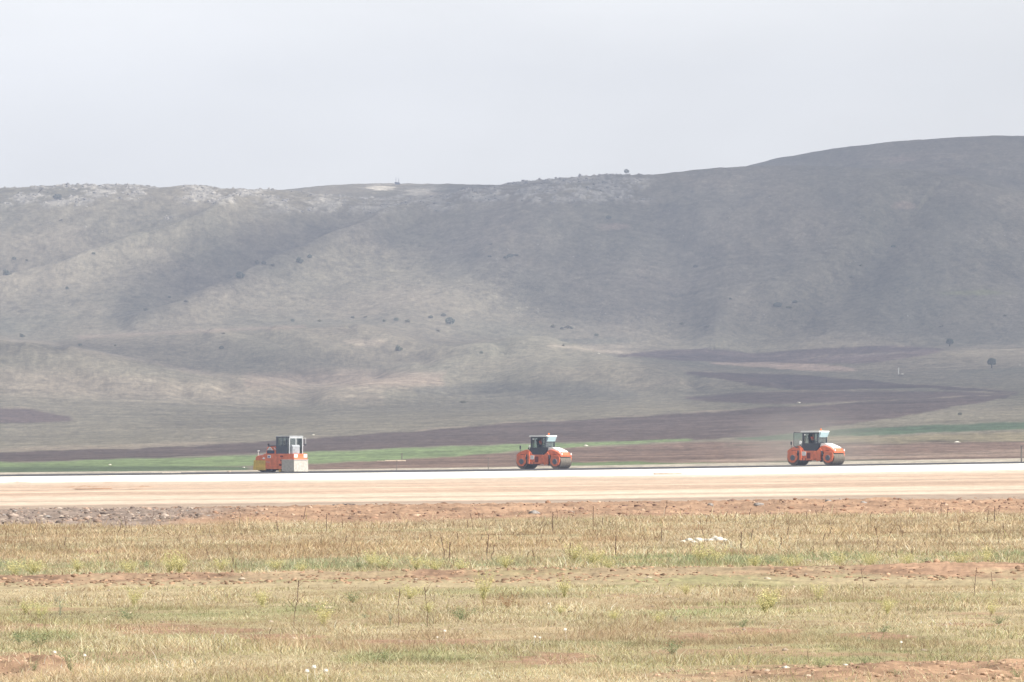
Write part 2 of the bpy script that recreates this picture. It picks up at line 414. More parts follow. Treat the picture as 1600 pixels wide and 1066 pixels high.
# limestone, bare patches and dry streaks of the hill
r3 = np.clip(rockm * .85, 0, 1)[..., None]
LCOL = LCOL * (1 - r3) + C_ROCK * (1 + 0.5 * fbm(XG / 1.5, DG / 4, 2))[..., None] * r3
def spot(px, py, rx, ry, color, m=0.8, dmin=2700):
    global LCOL
    a = sstep(1.25, .55, np.hypot((qx - px) / rx, (qy - py) / ry) + 0.7 * fbm(XG / 5, DG / 14, 3)) * (DG > dmin) * m
    LCOL = LCOL * (1 - a[..., None]) + np.asarray(color) * a[..., None]
spot(593, 294, 26, 3.6, (0.60, 0.55, 0.46), .95, 3500); spot(655, 301, 26, 5, (0.48, 0.44, 0.37), .7, 3500); spot(690, 303, 30, 3, C_TAN, .6, 3500)
spot(955, 355, 24, 6, C_PINK, .6); spot(1410, 322, 16, 6, C_PINK, .6); spot(1110, 286, 55, 14, C_TAN, .35)
spot(1410, 250, 22, 5, C_PINK, .5, 3600); spot(1450, 243, 50, 8, C_TAN, .5, 3600); spot(1530, 458, 60, 4, (0.2, 0.21, 0.09), .6); spot(575, 535, 40, 5, C_TAN * 1.2, .8, 2400)
spot(850, 535, 60, 5, (0.11, 0.11, 0.085), .6, 2600); spot(920, 533, 70, 4, (0.11, 0.11, 0.085), .6, 2600)
LCOL = LCOL * (1 + 0.30 * fbm(XG / 3.0, DG / 9.0 + 31, 4, .7) + 0.30 * fbm(XG / 0.9 + 11, DG / 3.2 + 31, 3, .8))[..., None]
# paler spur backs, darker gullies: relief shading painted into the turf colour
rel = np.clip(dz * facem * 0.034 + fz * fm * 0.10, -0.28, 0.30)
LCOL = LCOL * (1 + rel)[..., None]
# growth follows the runnels down the slope and the sheep paths along it
hm_ = sstep(2600, 2950, DG)
LCOL = LCOL * (1 + hm_ * (0.20 * fbm(XG / 5.0 + 3 * fbm(XG / 30, DG / 50, 2), DG / 70.0 + 3, 4, .6) + 0.26 * fbm(XG / 70 + 1, (DG + 8 * fbm(XG / 30, DG / 60, 2)) / 4.0, 3, .6) * sstep(-.1, .3, fbm(XG / 60 + 6, DG / 90 + 2, 2))))[..., None]
LCOL = np.clip(LCOL, 0.01, 0.85)
REG[DG > 3430] = 9

def land(px, py, dmin=775):
    """first visible point of the land at a photo pixel"""
    j = int(np.clip(np.searchsorted(PXL, px), 1, len(PXL) - 1))
    if abs(PXL[j - 1] - px) < abs(PXL[j] - px): j -= 1
    c = np.where(DL >= dmin, PYL[:, j], 1e9)
    k = int(np.argmax(c <= py)) if (c <= py).any() else int(np.argmin(c))
    k = max(k, 1)
    a, b = PYL[k - 1, j], PYL[k, j]
    t = 0.0 if a == b else min(max((a - py) / (a - b), 0), 1)
    D = DL[k - 1] + t * (DL[k] - DL[k - 1]) if DL[k - 1] >= dmin else DL[k]
    z = np.interp(D, DL, ZL[:, j])
    return Vector(((px - 800) / F * D, D, float(z)))

LM = land_mat("hill_grass", (0.5, 1.6, 4.0), 0.30, 0.5, 0.6, (1, 0.35, 1))
nR, nC = ZL.shape
V = np.stack([XG, DG, ZL], -1).reshape(-1, 3)
ii = np.arange(nR * nC).reshape(nR, nC)
Q = np.stack([ii[:-1, :-1], ii[:-1, 1:], ii[1:, 1:], ii[1:, :-1]], -1).reshape(-1, 4)
QR = REG[:-1, :-1].reshape(-1)
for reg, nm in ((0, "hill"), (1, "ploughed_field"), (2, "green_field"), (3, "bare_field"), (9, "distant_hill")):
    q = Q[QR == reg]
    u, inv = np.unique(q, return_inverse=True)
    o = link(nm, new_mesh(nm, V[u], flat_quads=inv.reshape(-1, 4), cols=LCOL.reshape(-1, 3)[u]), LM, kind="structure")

# ------------------------------------------------------------------ the near ground, from the camera to the asphalt
PYN = np.concatenate([np.arange(1110, 1066, -2.0), np.arange(1066, 735.0, -0.8)])
DN = np.concatenate([[40.0, 50.0], CH * F / (PYN - HY)])
DN = np.unique(np.concatenate([DN[DN < 752], np.arange(752, 800, 3.0)]))
PXN = np.unique(np.concatenate([np.arange(-3000, -420, 60.0), np.arange(-420, -10, 8.0), np.arange(-10, 1611, 2.0), np.arange(1612, 2030, 8.0), np.arange(2030, 4600, 60.0)]))
TILT = lambda D: np.interp(D, [40, 70, 110, 150, 210, 900], [-0.001, -0.002, -0.009, -0.0105, -0.0125, -0.0145])
WORN = [(270, 980, 110, 9), (350, 984, 60, 5), (450, 995, 60, 6), (470, 1012, 50, 3), (700, 1005, 110, 5), (600, 1002, 60, 4), (860, 1030, 90, 12), (1180, 992, 80, 6), (1090, 996, 60, 5), (1370, 996, 70, 4),
        (1510, 982, 60, 4), (215, 855, 40, 3), (100, 857, 24, 2.5), (146, 855, 30, 3), (740, 875, 40, 2.5), (60, 975, 50, 4)]
def worn(px, D, x):
    """places in the meadow where the red soil shows through"""
    r_ = CH * F / D + HY
    w = np.zeros(np.shape(px))
    n_ = 0.9 * fbm(x / .45, D / 1.6, 4, .6)
    for a, b, c, d in WORN:
        w = np.maximum(w, sstep(1.15, .55, np.hypot((px - a) / c, (r_ - b - .0095 * (a - 800) * 0) / d) + n_))
    return w
def tilt_z(x, D):
    return -TILT(D) * x * (1 + sstep(150, 300, D) * (-0.08 + 0.14 * np.tanh(x / 20.0)))
def near_z(x, D, rough=True):
    x = np.asarray(x, float); D = np.asarray(D, float)
    z = tilt_z(x, D)
    if not rough: return z
    px = 800 + x * F / D
    z = z + 0.05 * fbm(x / 3.1, D / 6.0, 4) * sstep(205, 190, D)
    # turned earth of the track
    tr = sstep(106.5, 109.5, D + 3 * fbm(x / 2.2, D / 9, 2)) * sstep(125.5, 122, D)
    z = z + tr * (0.0 + 0.05 * np.abs(fbm(x / 0.30, D / 0.9, 5, 0.65)) + 0.05 * np.exp(-((D - 121) / 1.6) ** 2) * (1 + fbm(x / 1.2, D / 3, 3)))
    # bank of soil and rubble beside the road
    bk = sstep(208, 224, D) * sstep(284, 268, D)
    z = z + bk * (0.02 + 0.11 * np.abs(fbm(x / 0.6, D / 3.0, 5, 0.7)) + 0.10 * fbm(x / 5 + 8, D / 20, 2))
    # spoil in the two near corners
    cl = sstep(1.0, 0.35, np.hypot((px + 20) / 190.0, (D - 66.2) / 3.0) + 0.3 * fbm(x / 0.5, D / 1.5, 3))
    cr = sstep(1.0, 0.3, np.hypot(np.minimum(px - 1480, 0) / 600.0, (D - 66.0) / 4.0) + 0.3 * fbm(x / 0.5, D / 1.5, 3))
    z = z + (cl * 0.10 + cr * 0.06) * (1 + 0.9 * fbm(x / 0.25, D / 0.5, 3))
    # long heaps along the graded surface
    for (hx, hp, w, h) in ((140, 764, 46, .05), (222, 764, 16, .05), (170, 757, 9, .03), (30, 757, 14, .05), (1045, 741, 12, .0), (1140, 737, 30, .04)):
        hd = CH * F / (hp + 0.0145 * (hx - 800) - HY)
        z = z + h * 1.6 * np.exp(-((px - hx) / w) ** 2 - ((D - hd) / 6.0) ** 2) * (1 + fbm(px / 6.0, D / 8, 2))
    z = z + 0.03 * fbm(x / 6.0, D / 40, 3) * sstep(262, 300, D) * sstep(735, 700, D)
    return z
DNg, PXNg = np.meshgrid(DN, PXN, indexing='ij')
XN = (PXNg - 800) / F * DNg
ZN = near_z(XN, DNg)
ZN = ZN - 0.25 * sstep(752, 790, DNg)
flat = CH * F / DNg + HY                               # photo row at the middle of the frame
px = PXNg
c_soil = np.array((0.30, 0.195, 0.128)); c_grass = np.array((0.36, 0.295, 0.185)); c_red = np.array((0.30, 0.195, 0.130)); c_rub = np.array((0.25, 0.198, 0.165))
NCOL = np.ones(ZN.shape + (3,)) * c_grass
t = sstep(-.1, .5, fbm(XN / 2.4, DNg / 5, 4))[..., None]
NCOL = NCOL * (1 - t) + np.array((0.29, 0.27, 0.145)) * t
tr = (sstep(112.5, 117.0, DNg + 5 * fbm(XN / 1.6, DNg / 9, 3)) * sstep(124.5, 121.5, DNg + 2 * fbm(XN / 1.2 + 5, DNg / 9, 2)) * (.35 + .65 * sstep(-.30, .12, fbm(XN / 1.1 + 15, DNg / 5, 3))))[..., None]
NCOL = NCOL * (1 - tr) + c_red * (1 + 0.7 * fbm(XN / 0.5, DNg / 1.2, 4, .7))[..., None] * tr
cl = sstep(1.0, 0.5, np.hypot((px + 20) / 200.0, (DNg - 66.2) / 3.2) + 0.3 * fbm(XN / 0.5, DNg / 1.5, 3))
cr = sstep(1.0, 0.5, np.hypot(np.minimum(px - 1480, 0) / 600.0, (DNg - 66.0) / 4.1) + 0.3 * fbm(XN / 0.5, DNg / 1.5, 3))
cc = np.maximum(cl, cr)[..., None]
NCOL = NCOL * (1 - cc) + c_soil * 1.05 * (1 + 0.6 * fbm(XN / 0.3, DNg / .7, 4, .7))[..., None] * cc
bare = np.maximum(sstep(0.22, 0.5, fbm(XN / 1.6 + 31, DNg / 3.5 + 3, 4)) * (DNg < 105) * .7, worn(px, DNg, XN))[..., None]
NCOL = NCOL * (1 - bare) + c_soil * bare
so_ = sstep(208, 220, DNg + 9 * fbm(XN / 3, DNg / 20, 3))
rub = sstep(395, 250, px + 120 * fbm(XN / 3, DNg / 12, 3))
bc = c_soil * 1.15 * (1 - rub[..., None]) + c_rub * rub[..., None]
NCOL = NCOL * (1 - so_[..., None]) + bc * (1 + 0.5 * fbm(XN / 0.8, DNg / 3.0, 4, .65))[..., None] * so_[..., None]
def strip(d0, d1, color, soft=4, wav=6, streak=0.1):
    global NCOL
    dd = DNg + wav * fbm(XN / 14, DNg / 60, 3)
    a = sstep(d0 - soft, d0 + soft, dd) * sstep(d1 + soft, d1 - soft, dd)
    c = np.asarray(color) * (1 + streak * 2 * fbm(XN / 30, DNg / 5.0, 4, .7))[..., None]
    NCOL = NCOL * (1 - a[..., None]) + c * a[..., None]
strip(274, 306, (0.36, 0.285, 0.225), 3, 6, .08)
strip(304, 364, (0.57, 0.455, 0.36), 6, 12, .16)
strip(325, 335, (0.44, 0.36, 0.28), 4, 6, .1)
strip(361, 545, (0.50, 0.375, 0.285), 8, 14, .24)
strip(420, 450, (0.47, 0.365, 0.28), 12, 20, .18)
strip(500, 600, (0.54, 0.445, 0.35), 40, 50, .14)
strip(562, 790, (0.88, 0.85, 0.78), 34, 50, .06)
hp_ = np.zeros_like(ZN)
for (hx, hy_, w, s) in ((140, 764, 48, 1), (222, 764, 18, 1), (170, 757, 10, .8), (30, 757, 16, .8), (1140, 737, 30, .5)):
    hd = CH * F / (hy_ + 0.0145 * (hx - 800) - HY)
    hp_ = np.maximum(hp_, s * np.exp(-((px - hx) / w) ** 2 - ((DNg - hd) / 5.0) ** 2) * (0.5 + sstep(-.1, .3, fbm(px / 7, DNg / 6, 3))))
NCOL = NCOL * (1 - np.clip(hp_, 0, .9)[..., None]) + np.array((0.36, 0.20, 0.11)) * np.clip(hp_, 0, .9)[..., None]
NCOL = np.clip(NCOL * (1 + 0.16 * fbm(XN / 0.5, DNg / 1.8 + 4, 4, .7))[..., None], 0.01, 0.9)
NM = land_mat("earth", (2.0, 9.0), 0.22, 0.6, 0.04, (1, 0.5, 1))
nR, nC = ZN.shape
V = np.stack([XN, DNg, ZN], -1).reshape(-1, 3)
ii = np.arange(nR * nC).reshape(nR, nC)
Q = np.stack([ii[:-1, :-1], ii[:-1, 1:], ii[1:, 1:], ii[1:, :-1]], -1)
Qd = DNg[:-1, :-1]
for nm, d0, d1 in (("meadow", 0, 106), ("track", 106, 125), ("meadow_beyond_track", 125, 208), ("soil_bank", 208, 276), ("dirt_road", 276, 540), ("gravel_strip", 540, 900)):
    q = Q[(Qd >= d0) & (Qd < d1)].reshape(-1, 4)
    u, inv = np.unique(q, return_inverse=True)
    link(nm, new_mesh(nm, V[u], flat_quads=inv.reshape(-1, 4), cols=NCOL.reshape(-1, 3)[u]), NM, kind="structure")
def near(px, flatrow):
    """ground point under a photo column, given the row it would have at the middle of the frame"""
    D = CH * F / (flatrow - HY)
    x = (px - 800) / F * D
    return Vector((x, D, float(near_z(np.array([x]), np.array([D]))[0])))
def near_at(px, py):
    """ground point seen at a photo pixel"""
    D = 100.0
    for _ in range(30):
        D = CH * F / (py - TILT(D) * (px - 800) - HY)
    x = (px - 800) / F * D
    return Vector((x, D, float(near_z(np.array([x]), np.array([D]))[0])))

# asphalt mat: a laid slab with a broken near edge
ASZ = 0.08
xs = np.arange(-75, 75.01, 0.25)
e = np.abs(fbm(xs / 1.2, xs * 0, 4, .6))
prof = []
for (dd, zz, jit) in ((744.5, -0.14, .4), (745.2, 0.02, .3), (746.0, ASZ - .012, .2), (748.0, ASZ, .03), (800.0, ASZ + .0, 0), (803.0, -.35, 0)):
    prof.append(np.stack([xs, dd + jit * 3 * e, tilt_z(xs, xs * 0 + 760.0) + zz + (0.05 * e * (jit > 0.1))], -1))
V = np.concatenate(prof)
n = len(xs); ii = np.arange(len(V)).reshape(6, n)
Q = np.stack([ii[:-1, :-1], ii[:-1, 1:], ii[1:, 1:], ii[1:, :-1]], -1).reshape(-1, 4)
AM = mat("asphalt", (0.055, 0.054, 0.056), 0.75, 0.35, noise=0.25, nscale=1.5, bump=0.3)
link("asphalt_road", new_mesh("asphalt_road", V, flat_quads=Q, smooth=False), AM, kind="structure")
def road(px, D):
    x = (px - 800) / F * D
    return Vector((x, D, float(tilt_z(np.array(x), np.array(760.0))) + ASZ))

# ------------------------------------------------------------------ unseen clouds, high to the right, shaped to lay shade on the hills
def poly_sd(px, py, poly):
    """signed distance to a polygon (positive inside)"""
    d = np.full(px.shape, 1e9); ins = np.zeros(px.shape, bool)
    n = len(poly)
    for i in range(n):
        (x0, y0), (x1, y1) = poly[i], poly[(i + 1) % n]
        dx, dy = x1 - x0, y1 - y0
        t = np.clip(((px - x0) * dx + (py - y0) * dy) / (dx * dx + dy * dy), 0, 1)
        d = np.minimum(d, np.hypot(px - x0 - t * dx, py - y0 - t * dy))
        c = ((y0 > py) != (y1 > py)) & (px < (x1 - x0) * (py - y0) / (y1 - y0 + 1e-9) + x0)
        ins ^= c
    return np.where(ins, d, -d)
CLM = bpy.data.materials.new("cloud")
CLM.use_nodes = True
nt = CLM.node_tree
nt.nodes.clear()
o_ = nt.nodes.new("ShaderNodeOutputMaterial"); mx = nt.nodes.new("ShaderNodeMixShader"); tr_ = nt.nodes.new("ShaderNodeBsdfTransparent")
di = nt.nodes.new("ShaderNodeBsdfDiffuse"); tl = nt.nodes.new("ShaderNodeBsdfTranslucent"); m2 = nt.nodes.new("ShaderNodeMixShader")
di.inputs[0].default_value = (0.9, 0.9, 0.9, 1); tl.inputs[0].default_value = (0.9, 0.9, 0.9, 1)
at_ = nt.nodes.new("ShaderNodeVertexColor"); at_.layer_name = "Col"
nt.links.new(at_.outputs[0], mx.inputs[0]); nt.links.new(tr_.outputs[0], mx.inputs[1]); nt.links.new(m2.outputs[0], mx.inputs[2])
nt.links.new(di.outputs[0], m2.inputs[1]); nt.links.new(tl.outputs[0], m2.inputs[2]); nt.links.new(mx.outputs[0], o_.inputs[0])
def cloud(poly, dens, soft, alt, thick, rows, warp=28):
    r = [i for i in range(0, len(DL), 5) if rows[0] <= DL[i] <= rows[1]]
    c = list(range(0, len(PXL), 8))
    px_, py_ = PG[np.ix_(r, c)], PYL[np.ix_(r, c)]
    x_, d_, z_ = XG[np.ix_(r, c)], DG[np.ix_(r, c)], ZL[np.ix_(r, c)]
    wq = warp * fbm(px_ / 110, py_ / 70, 4)
    s = sstep(-soft, soft, poly_sd(px_ + wq, py_ + wq * .6, poly)) * dens
    s = np.clip(s * (1 + 0.18 * fbm(px_ / 60 + 7, py_ / 35, 4)), 0, 0.96)
    s[0] = 0; s[-1] = 0; s[:, 0] = 0; s[:, -1] = 0
    a = 1 - np.sqrt(1 - s)
    h = thick * (0.12 + s) * (1 + 0.6 * fbm(px_ / 40, py_ / 25, 3))
    V = []
    for sg in (-0.3, 0.7):
        zc = alt + sg * h
        k = (zc - z_) / sd.z
        V.append(np.stack([x_ + sd.x * k, d_ + sd.y * k, zc], -1).reshape(-1, 3))
    n0, n1 = s.shape
    ii = np.arange(n0 * n1).reshape(n0, n1)
    Qb = np.stack([ii[:-1, :-1], ii[1:, :-1], ii[1:, 1:], ii[:-1, 1:]], -1).reshape(-1, 4)
    Qt = Qb[:, ::-1] + n0 * n1
    col = np.repeat(np.concatenate([a.ravel(), a.ravel()])[:, None], 3, 1)
    link("cloud", new_mesh("cloud", np.concatenate(V), flat_quads=np.concatenate([Qb, Qt]), cols=col), CLM, kind="structure")
cloud([(170, 478), (235, 420), (310, 366), (400, 342), (520, 322), (600, 316), (690, 306), (725, 280), (800, 250), (1000, 200), (2300, 100), (2300, 560), (1600, 552), (1300, 538),
       (1100, 530), (950, 517), (850, 497), (780, 458), (700, 426), (620, 398), (540, 386), (470, 410), (380, 450), (300, 486), (205, 512)], 0.79, 34, 760, 90, (2700, 4100))
cloud([(980, 556), (1100, 545), (1300, 548), (2300, 556), (2300, 640), (1600, 636), (1300, 628), (1120, 640), (1000, 600)], 0.7, 22, 820, 60, (1500, 2880), 40)
cloud([(640, 612), (760, 596), (920, 598), (980, 622), (800, 640), (560, 640), (300, 660), (200, 650), (420, 626)], 0.4, 18, 790, 50, (1500, 2700), 40)
cloud([(-420, 536), (20, 536), (70, 538), (180, 531), (300, 524), (420, 534), (560, 566), (480, 592), (300, 578), (230, 566), (150, 551), (90, 556), (0, 562), (-420, 570)], 0.62, 9, 840, 50, (2000, 2880), 14)

# ------------------------------------------------------------------ mesh building for the machines
class MB:
    def __init__(s): s.bm = bmesh.new()
    def box(s, x0, x1, y0, y1, z0, z1, bev=0.0):
        r = bmesh.ops.create_cube(s.bm, size=1)
        for v in r['verts']:
            v.co = Vector(((x0 + x1) / 2 + v.co.x * (x1 - x0), (y0 + y1) / 2 + v.co.y * (y1 - y0), (z0 + z1) / 2 + v.co.z * (z1 - z0)))
        if bev:
            es = list({e for v in r['verts'] for e in v.link_edges})
            bmesh.ops.bevel(s.bm, geom=es, offset=bev, segments=2, affect='EDGES')
        return s
    def prism(s, prof, y0, y1, bev=0.0):
        """profile in x,z pushed along y"""
        a = [s.bm.verts.new((x, y0, z)) for x, z in prof]
        b = [s.bm.verts.new((x, y1, z)) for x, z in prof]
        n = len(prof); fs = [s.bm.faces.new(a), s.bm.faces.new(b[::-1])]
        for i in range(n):
            fs.append(s.bm.faces.new((a[i], b[i], b[(i + 1) % n], a[(i + 1) % n])))
        bmesh.ops.recalc_face_normals(s.bm, faces=fs)
        if bev:
            es = list({e for f in fs for e in f.edges})
            bmesh.ops.bevel(s.bm, geom=es, offset=bev, segments=2, affect='EDGES')
        return s
    def tube(s, p0, p1, r0, r1=None, seg=10):
        p0, p1 = Vector(p0), Vector(p1)
        r1 = r0 if r1 is None else r1
        m = Matrix.Translation((p0 + p1) / 2) @ (p1 - p0).to_track_quat('Z', 'Y').to_matrix().to_4x4()
        bmesh.ops.create_cone(s.bm, cap_ends=True, segments=seg, radius1=r0, radius2=r1, depth=(p1 - p0).length, matrix=m)
        return s
    def lathe_y(s, cx, cz, prof, seg=48):
        """profile of (y, r) turned about a cross axle"""
        rings = []
        for y, r in prof:
            rings.append([s.bm.verts.new((cx + r * math.cos(2 * math.pi * k / seg), y, cz + r * math.sin(2 * math.pi * k / seg))) for k in range(seg)])
        fs = []
        for a, b in zip(rings[:-1], rings[1:]):
            for k in range(seg):
                fs.append(s.bm.faces.new((a[k], a[(k + 1) % seg], b[(k + 1) % seg], b[k])))
        fs.append(s.bm.faces.new(rings[0])); fs.append(s.bm.faces.new(rings[-1][::-1]))
        bmesh.ops.recalc_face_normals(s.bm, faces=fs)
        return s
    def ball(s, c, r, sc=(1, 1, 1), sub=2):
        bmesh.ops.create_icosphere(s.bm, subdivisions=sub, radius=1, matrix=Matrix.Translation(c) @ Matrix.Diagonal((r * sc[0], r * sc[1], r * sc[2], 1)))
        return s
    def build(s, name, m, parent=None, smooth=False, **kw):
        me = bpy.data.meshes.new(name)
        s.bm.to_mesh(me); s.bm.free()
        if smooth:
            me.polygons.foreach_set("use_smooth", np.ones(len(me.polygons), bool))
            me.set_sharp_from_angle(angle=math.radians(35))
        return link(name, me, m, parent, **kw)

M = dict(
    orange=mat("orange_paint", (0.74, 0.185, 0.075), 0.5, 0.4, noise=0.22, nscale=2.5),
    dust=mat("dusty_orange_paint", (0.74, 0.20, 0.09), 0.6, 0.3, noise=0.22, nscale=3.0),
    dark=mat("dark_grey_paint", (0.040, 0.046, 0.054), 0.5, 0.4, noise=0.15, nscale=3),
    cabgrey=mat("slate_paint", (0.085, 0.10, 0.125), 0.5, 0.4, noise=0.12, nscale=2),
    black=mat("black_rubber", (0.02, 0.02, 0.021), 0.8, 0.3, noise=0.3, nscale=5),
    white=mat("white_paint", (0.80, 0.80, 0.78), 0.4, 0.45, noise=0.05, nscale=3),
    pale=mat("pale_grey_paint", (0.52, 0.54, 0.55), 0.45, 0.4, noise=0.08, nscale=3),
    steel=mat("drum_steel", (0.20, 0.172, 0.135), 0.5, 0.5, metal=0.5, noise=0.45, nscale=4),
    hub=mat("hub_steel", (0.10, 0.115, 0.135), 0.55, 0.4, noise=0.2, nscale=8),
    yellow=mat("yellow_canvas", (0.66, 0.46, 0.10), 0.8, 0.2, noise=0.22, nscale=3, bump=0.3),
    canvas=mat("pale_canvas", (0.50, 0.475, 0.42), 0.9, 0.15, noise=0.16, nscale=5, bump=0.4),
    pale_blue=mat("pale_blue_tint", (0.45, 0.60, 0.64), 0.25, 0.6),
    amber=mat("amber_lens", (0.75, 0.20, 0.05), 0.2, 0.6),
    lamp=mat("lamp_glass", (0.85, 0.85, 0.83), 0.15, 0.7),
    brown=mat("rusty_slot", (0.20, 0.045, 0.03), 0.7, 0.2),
    blue=mat("blue_panel", (0.03, 0.05, 0.10), 0.5, 0.4),
    skin=mat("skin", (0.36, 0.20, 0.13), 0.6, 0.3),
    hair=mat("dark_hair", (0.015, 0.012, 0.010), 0.7, 0.3),
    vest=mat("orange_vest", (0.75, 0.14, 0.06), 0.85, 0.2, noise=0.1, nscale=9),
    trousers=mat("dark_trousers", (0.03, 0.035, 0.05), 0.9, 0.2, noise=0.15, nscale=9),
    seat=mat("seat_cover", (0.025, 0.028, 0.026), 0.8, 0.3),
    logo=mat("emblem_blue", (0.06, 0.12, 0.35), 0.5, 0.4),
)
def streak_drum(m):
    """rust and dust worn into streaks round the drum"""
    nt = m.node_tree
    n = [x for x in nt.nodes if x.type == 'TEX_NOISE'][0]
    tc = [x for x in nt.nodes if x.type == 'TEX_COORD'][0]
    mp = nt.nodes.new("ShaderNodeMapping"); mp.inputs['Scale'].default_value = (0.5, 5.0, 0.5)
    nt.links.new(tc.outputs['Object'], mp.inputs[0]); nt.links.new(mp.outputs[0], n.inputs['Vector'])
streak_drum(M['steel'])
GL = bpy.data.materials.new("cab_glass")
GL.use_nodes = True
nt = GL.node_tree
nt.nodes.clear()
o_ = nt.nodes.new("ShaderNodeOutputMaterial"); mxs = nt.nodes.new("ShaderNodeMixShader"); t_ = nt.nodes.new("ShaderNodeBsdfTransparent"); g_ = nt.nodes.new("ShaderNodeBsdfGlossy"); fr = nt.nodes.new("ShaderNodeLayerWeight")
t_.inputs[0].default_value = (0.80, 0.86, 0.85, 1); g_.inputs['Roughness'].default_value = 0.05; fr.inputs[0].default_value = 0.25
mr = nt.nodes.new("ShaderNodeMapRange"); mr.inputs[3].default_value = 0.08; mr.inputs[4].default_value = 0.7
nt.links.new(fr.outputs['Fresnel'], mr.inputs[0]); nt.links.new(mr.outputs[0], mxs.inputs[0])
nt.links.new(t_.outputs[0], mxs.inputs[1]); nt.links.new(g_.outputs[0], mxs.inputs[2]); nt.links.new(mxs.outputs[0], o_.inputs[0])
M['glass'] = GL

# ------------------------------------------------------------------ a person sitting at the wheel
def skin_mesh(name, joints, bones, radii, m, parent, sub=2, **kw):
    me = bpy.data.meshes.new(name)
    me.from_pydata(joints, bones, [])
    o = link(name, me, m, parent, **kw)
    md = o.modifiers.new("skin", 'SKIN'); md.use_smooth_shade = True
    for i, r in enumerate(radii):
        sv = me.skin_vertices[0].data[i]
        sv.radius = (r, r) if not isinstance(r, tuple) else r
        sv.use_root = (i == 0)
    o.modifiers.new("sub", 'SUBSURF').render_levels = sub
    return o
def driver(root, label):
    """seated person facing +x; origin at the seat"""
    J = []; B = []; R = []
    def add(p, r, par=None):
        J.append(p); R.append(r)
        if par is not None: B.append((par, len(J) - 1))
        return len(J) - 1
    pel = add((0, 0, .10), (.15, .13)); wa = add((-.01, 0, .28), (.15, .12), pel); chst = add((0, 0, .45), (.18, .13), wa)
    nk = add((.02, 0, .60), .06, chst); hd0 = add((.04, 0, .68), .07, nk); hd = add((.05, 0, .77), (.085, .10), hd0); hd2 = add((.045, 0, .85), (.07, .08), hd)
    add((.145, 0, .755), .022, hd)                                  # nose
    for s in (-1, 1):
        add((.04, s * .098, .765), .018, hd)                          # ears
        sh = add((0, s * .20, .52), .068, chst); el = add((.10, s * .27, .27), .050, sh); wr = add((.36, s * .20, .30), .034, el); pa = add((.43, s * .18, .31), .036, wr)
        for k in range(4):
            f1 = add((.48, s * (.145 + .022 * k), .325 - .004 * k), .010, pa); f2 = add((.505 - .004 * k, s * (.14 + .022 * k), .30 - .005 * k), .009, f1); add((.485, s * (.14 + .022 * k), .278), .008, f2)
        th = add((.44, s * .135, .33), .012, pa); add((.475, s * .125, .34), .010, th)
        hp = add((.06, s * .10, .09), .095, pel); kn_ = add((.46, s * .14, .10), .072, hp); an = add((.52, s * .14, -.33), .048, kn_); add((.64, s * .15, -.38), .045, an)
    body = skin_mesh("person", J, B, R, M['skin'], None)
    tag(body, label, "person", "drivers in the roller cabs")
    body.parent = None
    skin_mesh("vest", [(0, 0, .12), (-.01, 0, .28), (0, 0, .45), (.01, 0, .54), (0, -.20, .52), (.06, -.245, .37), (0, .20, .52), (.06, .245, .37)],
              [(0, 1), (1, 2), (2, 3), (2, 4), (4, 5), (2, 6), (6, 7)], [(.17, .15), (.175, .145), (.20, .155), (.10, .09), .088, .074, .088, .074], M['vest'], body)
    skin_mesh("trousers", [(0, 0, .09), (.06, -.10, .09), (.46, -.14, .10), (.51, -.14, -.29), (.06, .10, .09), (.46, .14, .10), (.51, .14, -.29)],
              [(0, 1), (1, 2), (2, 3), (0, 4), (4, 5), (5, 6)], [(.16, .14), .108, .084, .064, .108, .084, .064], M['trousers'], body)
    skin_mesh("hair", [(.0, 0, .80), (.02, 0, .87), (-.02, 0, .75)], [(0, 1), (0, 2)], [(.10, .105), (.075, .085), (.085, .06)], M['hair'], body)
    return body

# ------------------------------------------------------------------ tandem drum roller (front = +x, near side = -y)
DR = 0.635; WB = 1.875
def hood_side(sx):
    """one orange yoke over a drum, drawn for the front and mirrored for the rear"""
    m = MB()
    top = [(.62, 1.02), (.70, 1.30), (1.10, 1.66), (1.42, 1.72), (2.12, 1.50), (2.48, 1.27), (2.50, 1.08), (2.30, 1.13), (1.95, 1.30), (1.45, 1.34), (1.12, 1.12), (.95, .78), (.62, .62)]
    arm = [(1.42, 1.30), (2.30, 1.18), (2.42, 1.00), (2.44, .70), (2.30, .36), (2.0, .22), (1.68, .25), (1.42, .48), (1.36, .75), (1.46, 1.02)]
    leg = [(.60, 1.20), (1.02, 1.50), (1.20, 1.30), (1.08, .90), (1.08, .42), (.66, .36), (.60, .50)]
    if sx < 0:
        leg = [(.96, 1.22), (1.02, 1.50), (1.20, 1.30), (1.20, 1.10), (1.17, .46), (.96, .44)]
    f = lambda p: [(sx * x, z) for x, z in p]
    m.prism(f(top), -.80, .80, .02)
    for s in (-1, 1):
        m.prism(f(arm), s * .795, s * .885, .015)
        m.prism(f(leg), s * .70, s * .875, .015)
    return m
